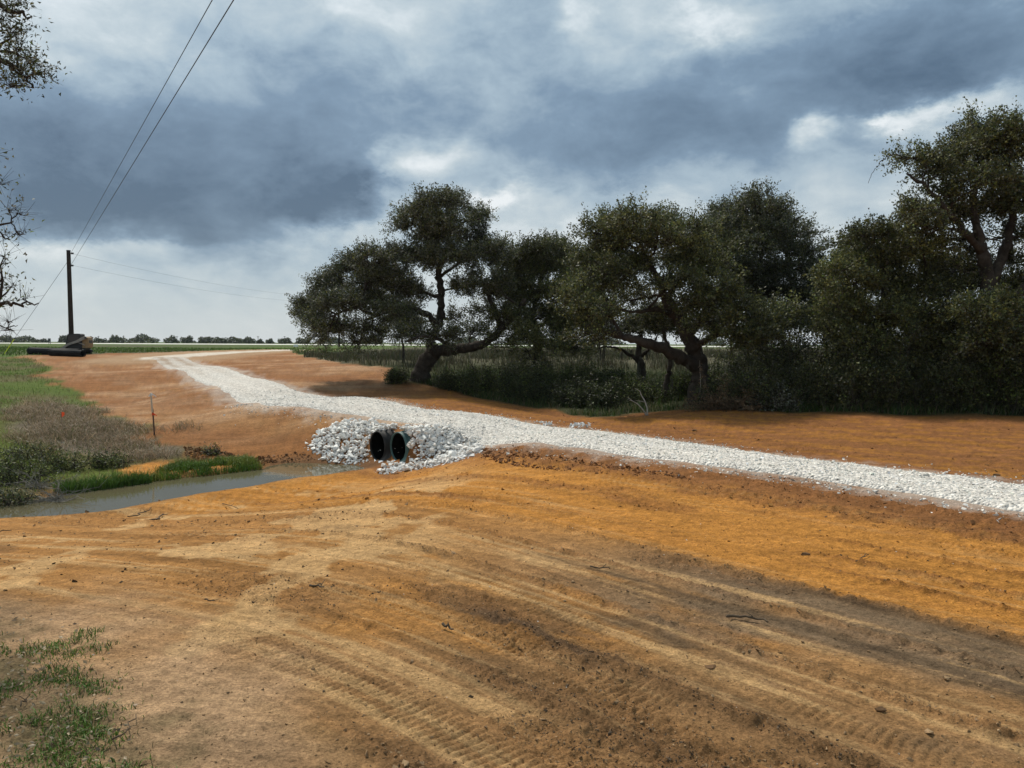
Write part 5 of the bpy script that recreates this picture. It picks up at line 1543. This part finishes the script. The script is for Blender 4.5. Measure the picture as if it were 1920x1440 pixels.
def post_sign(px, pyb, pyt, Y, w, label, mat):
    c = foot(px, pyb, Y); tp = P(px, pyt, Y); h = tp[2] - c[2]
    t = thing('road_sign', label, 'sign', tuple(c))
    for x_ in (-w * .3, w * .3): MB().tube([(x_, 0, -.2), (x_, 0, h * .98)], .06, 6).build('post', 'stake_steel', t)
    MB().box(-w / 2, w / 2, -.10, -.065, h * .45, h).build('panel', mat, t)


post_sign(555, 656, 646, 130, .75, 'white sign board at the junction left of the bent oak', 'sign_white')
post_sign(93, 645, 634.5, 240, .85, 'small dark road sign on the horizon left of the pole', 'sign_dark')

# ------------------------------------------------------------------ far trees and far poles
far_tr = [(10, 50, 10, 'leftmost far tree at the left edge'), (45, 55, 9, 'far tree left of the guy wire foot'), (80, 26, 4, 'low far bush left of the dark sign'), (122, 26, 12, 'far tree just left of the loader'), (186, 30, 6, 'far tree right of the loader'), (218, 36, 11, 'first dome shaped far tree right of the loader'), (268, 56, 12, 'wide dome shaped far tree, second right of the loader'), (322, 28, 10, 'small dome shaped far tree after the wide one'), (352, 28, 10, 'far tree right of the small dome'),
          (386, 34, 10, 'far tree left of the middle of the far row'), (412, 34, 9, 'far tree at the middle of the far row'), (440, 34, 9, 'far tree right of the middle of the far row'), (466, 28, 9, 'far tree before the thin gap'), (488, 14, 5, 'tiny far tree in the thin gap'), (506, 16, 6, 'spiky small far tree'), (534, 30, 8, 'far tree left of the white sign'), (568, 34, 8, 'far tree behind the white sign'),
          (620, 60, 11, 'far tree seen below the left lobe of the bent oak'), (690, 60, 11, 'far tree seen left of the bent trunk'), (880, 60, 12, 'far tree seen above the horizontal limb'), (980, 60, 12, 'far tree seen left of the slender trunk'), (1140, 70, 12, 'far tree seen below the long low limb'), (1330, 80, 12, 'far tree seen right of the broad oak trunk')]
for k, (px, wpx, hpx, lab) in enumerate(far_tr):
    Yf = 430 + 60 * ((k * .618) % 1)
    pyb = 644.5 + (px - 960) * .0044
    c = P(px, pyb, Yf); c[2] = 1.95
    W = wpx * Yf / FPX; Hh = (hpx + 3.5) * Yf / FPX
    t = thing('far_tree', lab + ' on the horizon' if 'horizon' not in lab else lab, 'tree', tuple(c), group='trees along the horizon')
    MB().tube([(0, 0, -.3), (.1, 0, Hh * .45)], [.35, .2], 7).build('trunk', 'bark', t)
    n = int(130 + 26 * W * Hh * .5); n = min(n, 1500)
    v_ = rng.normal(size=(n, 3)); v_ /= np.linalg.norm(v_, axis=1, keepdims=True); v_[:, 2] = np.abs(v_[:, 2])
    lob = 1 + .22 * np.sin(np.arctan2(v_[:, 2], v_[:, 0]) * 5 + k) * rng.uniform(.4, 1)
    C_ = v_ * np.array([W * .5, W * .4, Hh * .92]) * (rng.uniform(.55, 1.0, (n, 1)) * lob[:, None]) + [0, 0, Hh * .06]
    cr_ = MB(); cr_.leaves(C_, rng.normal(size=(n, 3)), .95 * rng.uniform(.6, 1.4, n), .7, np.clip(leaf_cols(n, (3, 6, 2, 0)), .01, .3))
    cr_.build('crown', 'leaf', t, colattr=True)
for px, pyt, lab in [(185, 630, 'thin far pole above the gap right of the loader'), (232, 629, 'thin far pole above the first dome tree'), (332, 630, 'thin far pole between the small dome and its neighbour'), (433, 631, 'thin far pole above the middle of the far row'), (484, 630, 'thin far pole right of the middle of the far row'), (534, 630, 'thin far pole left of the bent oak')]:
    c = P(px, 645, 400.0); c[2] = 1.95; h = P(px, pyt, 400.0)[2] - 1.95
    t = thing('far_pole', lab, 'pole', tuple(c), group='far poles on the horizon')
    MB().tube([(0, 0, -.2), (0, 0, h)], .13, 6).build('shaft', 'pole_wood', t)
    MB().box(-.7, .7, -.07, .07, h - .5, h - .36).build('crossarm', 'pole_wood', t)

# ------------------------------------------------------------------ air
m = bpy.data.materials.new('air'); m.use_nodes = True; nt = m.node_tree; nt.nodes.clear()
out = nt.nodes.new('ShaderNodeOutputMaterial'); pv = nt.nodes.new('ShaderNodeVolumePrincipled')
pv.inputs['Color'].default_value = (.80, .87, .95, 1); pv.inputs['Density'].default_value = .00008; pv.inputs['Anisotropy'].default_value = .2
nt.links.new(pv.outputs[0], out.inputs['Volume']); MATS['air'] = m
HAZE = True
if HAZE:
    tag(MB().box(-1300, 1300, -1300, 1300, -3.0, 40.0).build('haze', 'air'), kind='stuff')
_tri = sum(len(o.data.loops) - 2 * len(o.data.polygons) for o in {o.data.name: o for o in bpy.data.objects if o.type == 'MESH'}.values())
print('triangles', _tri)
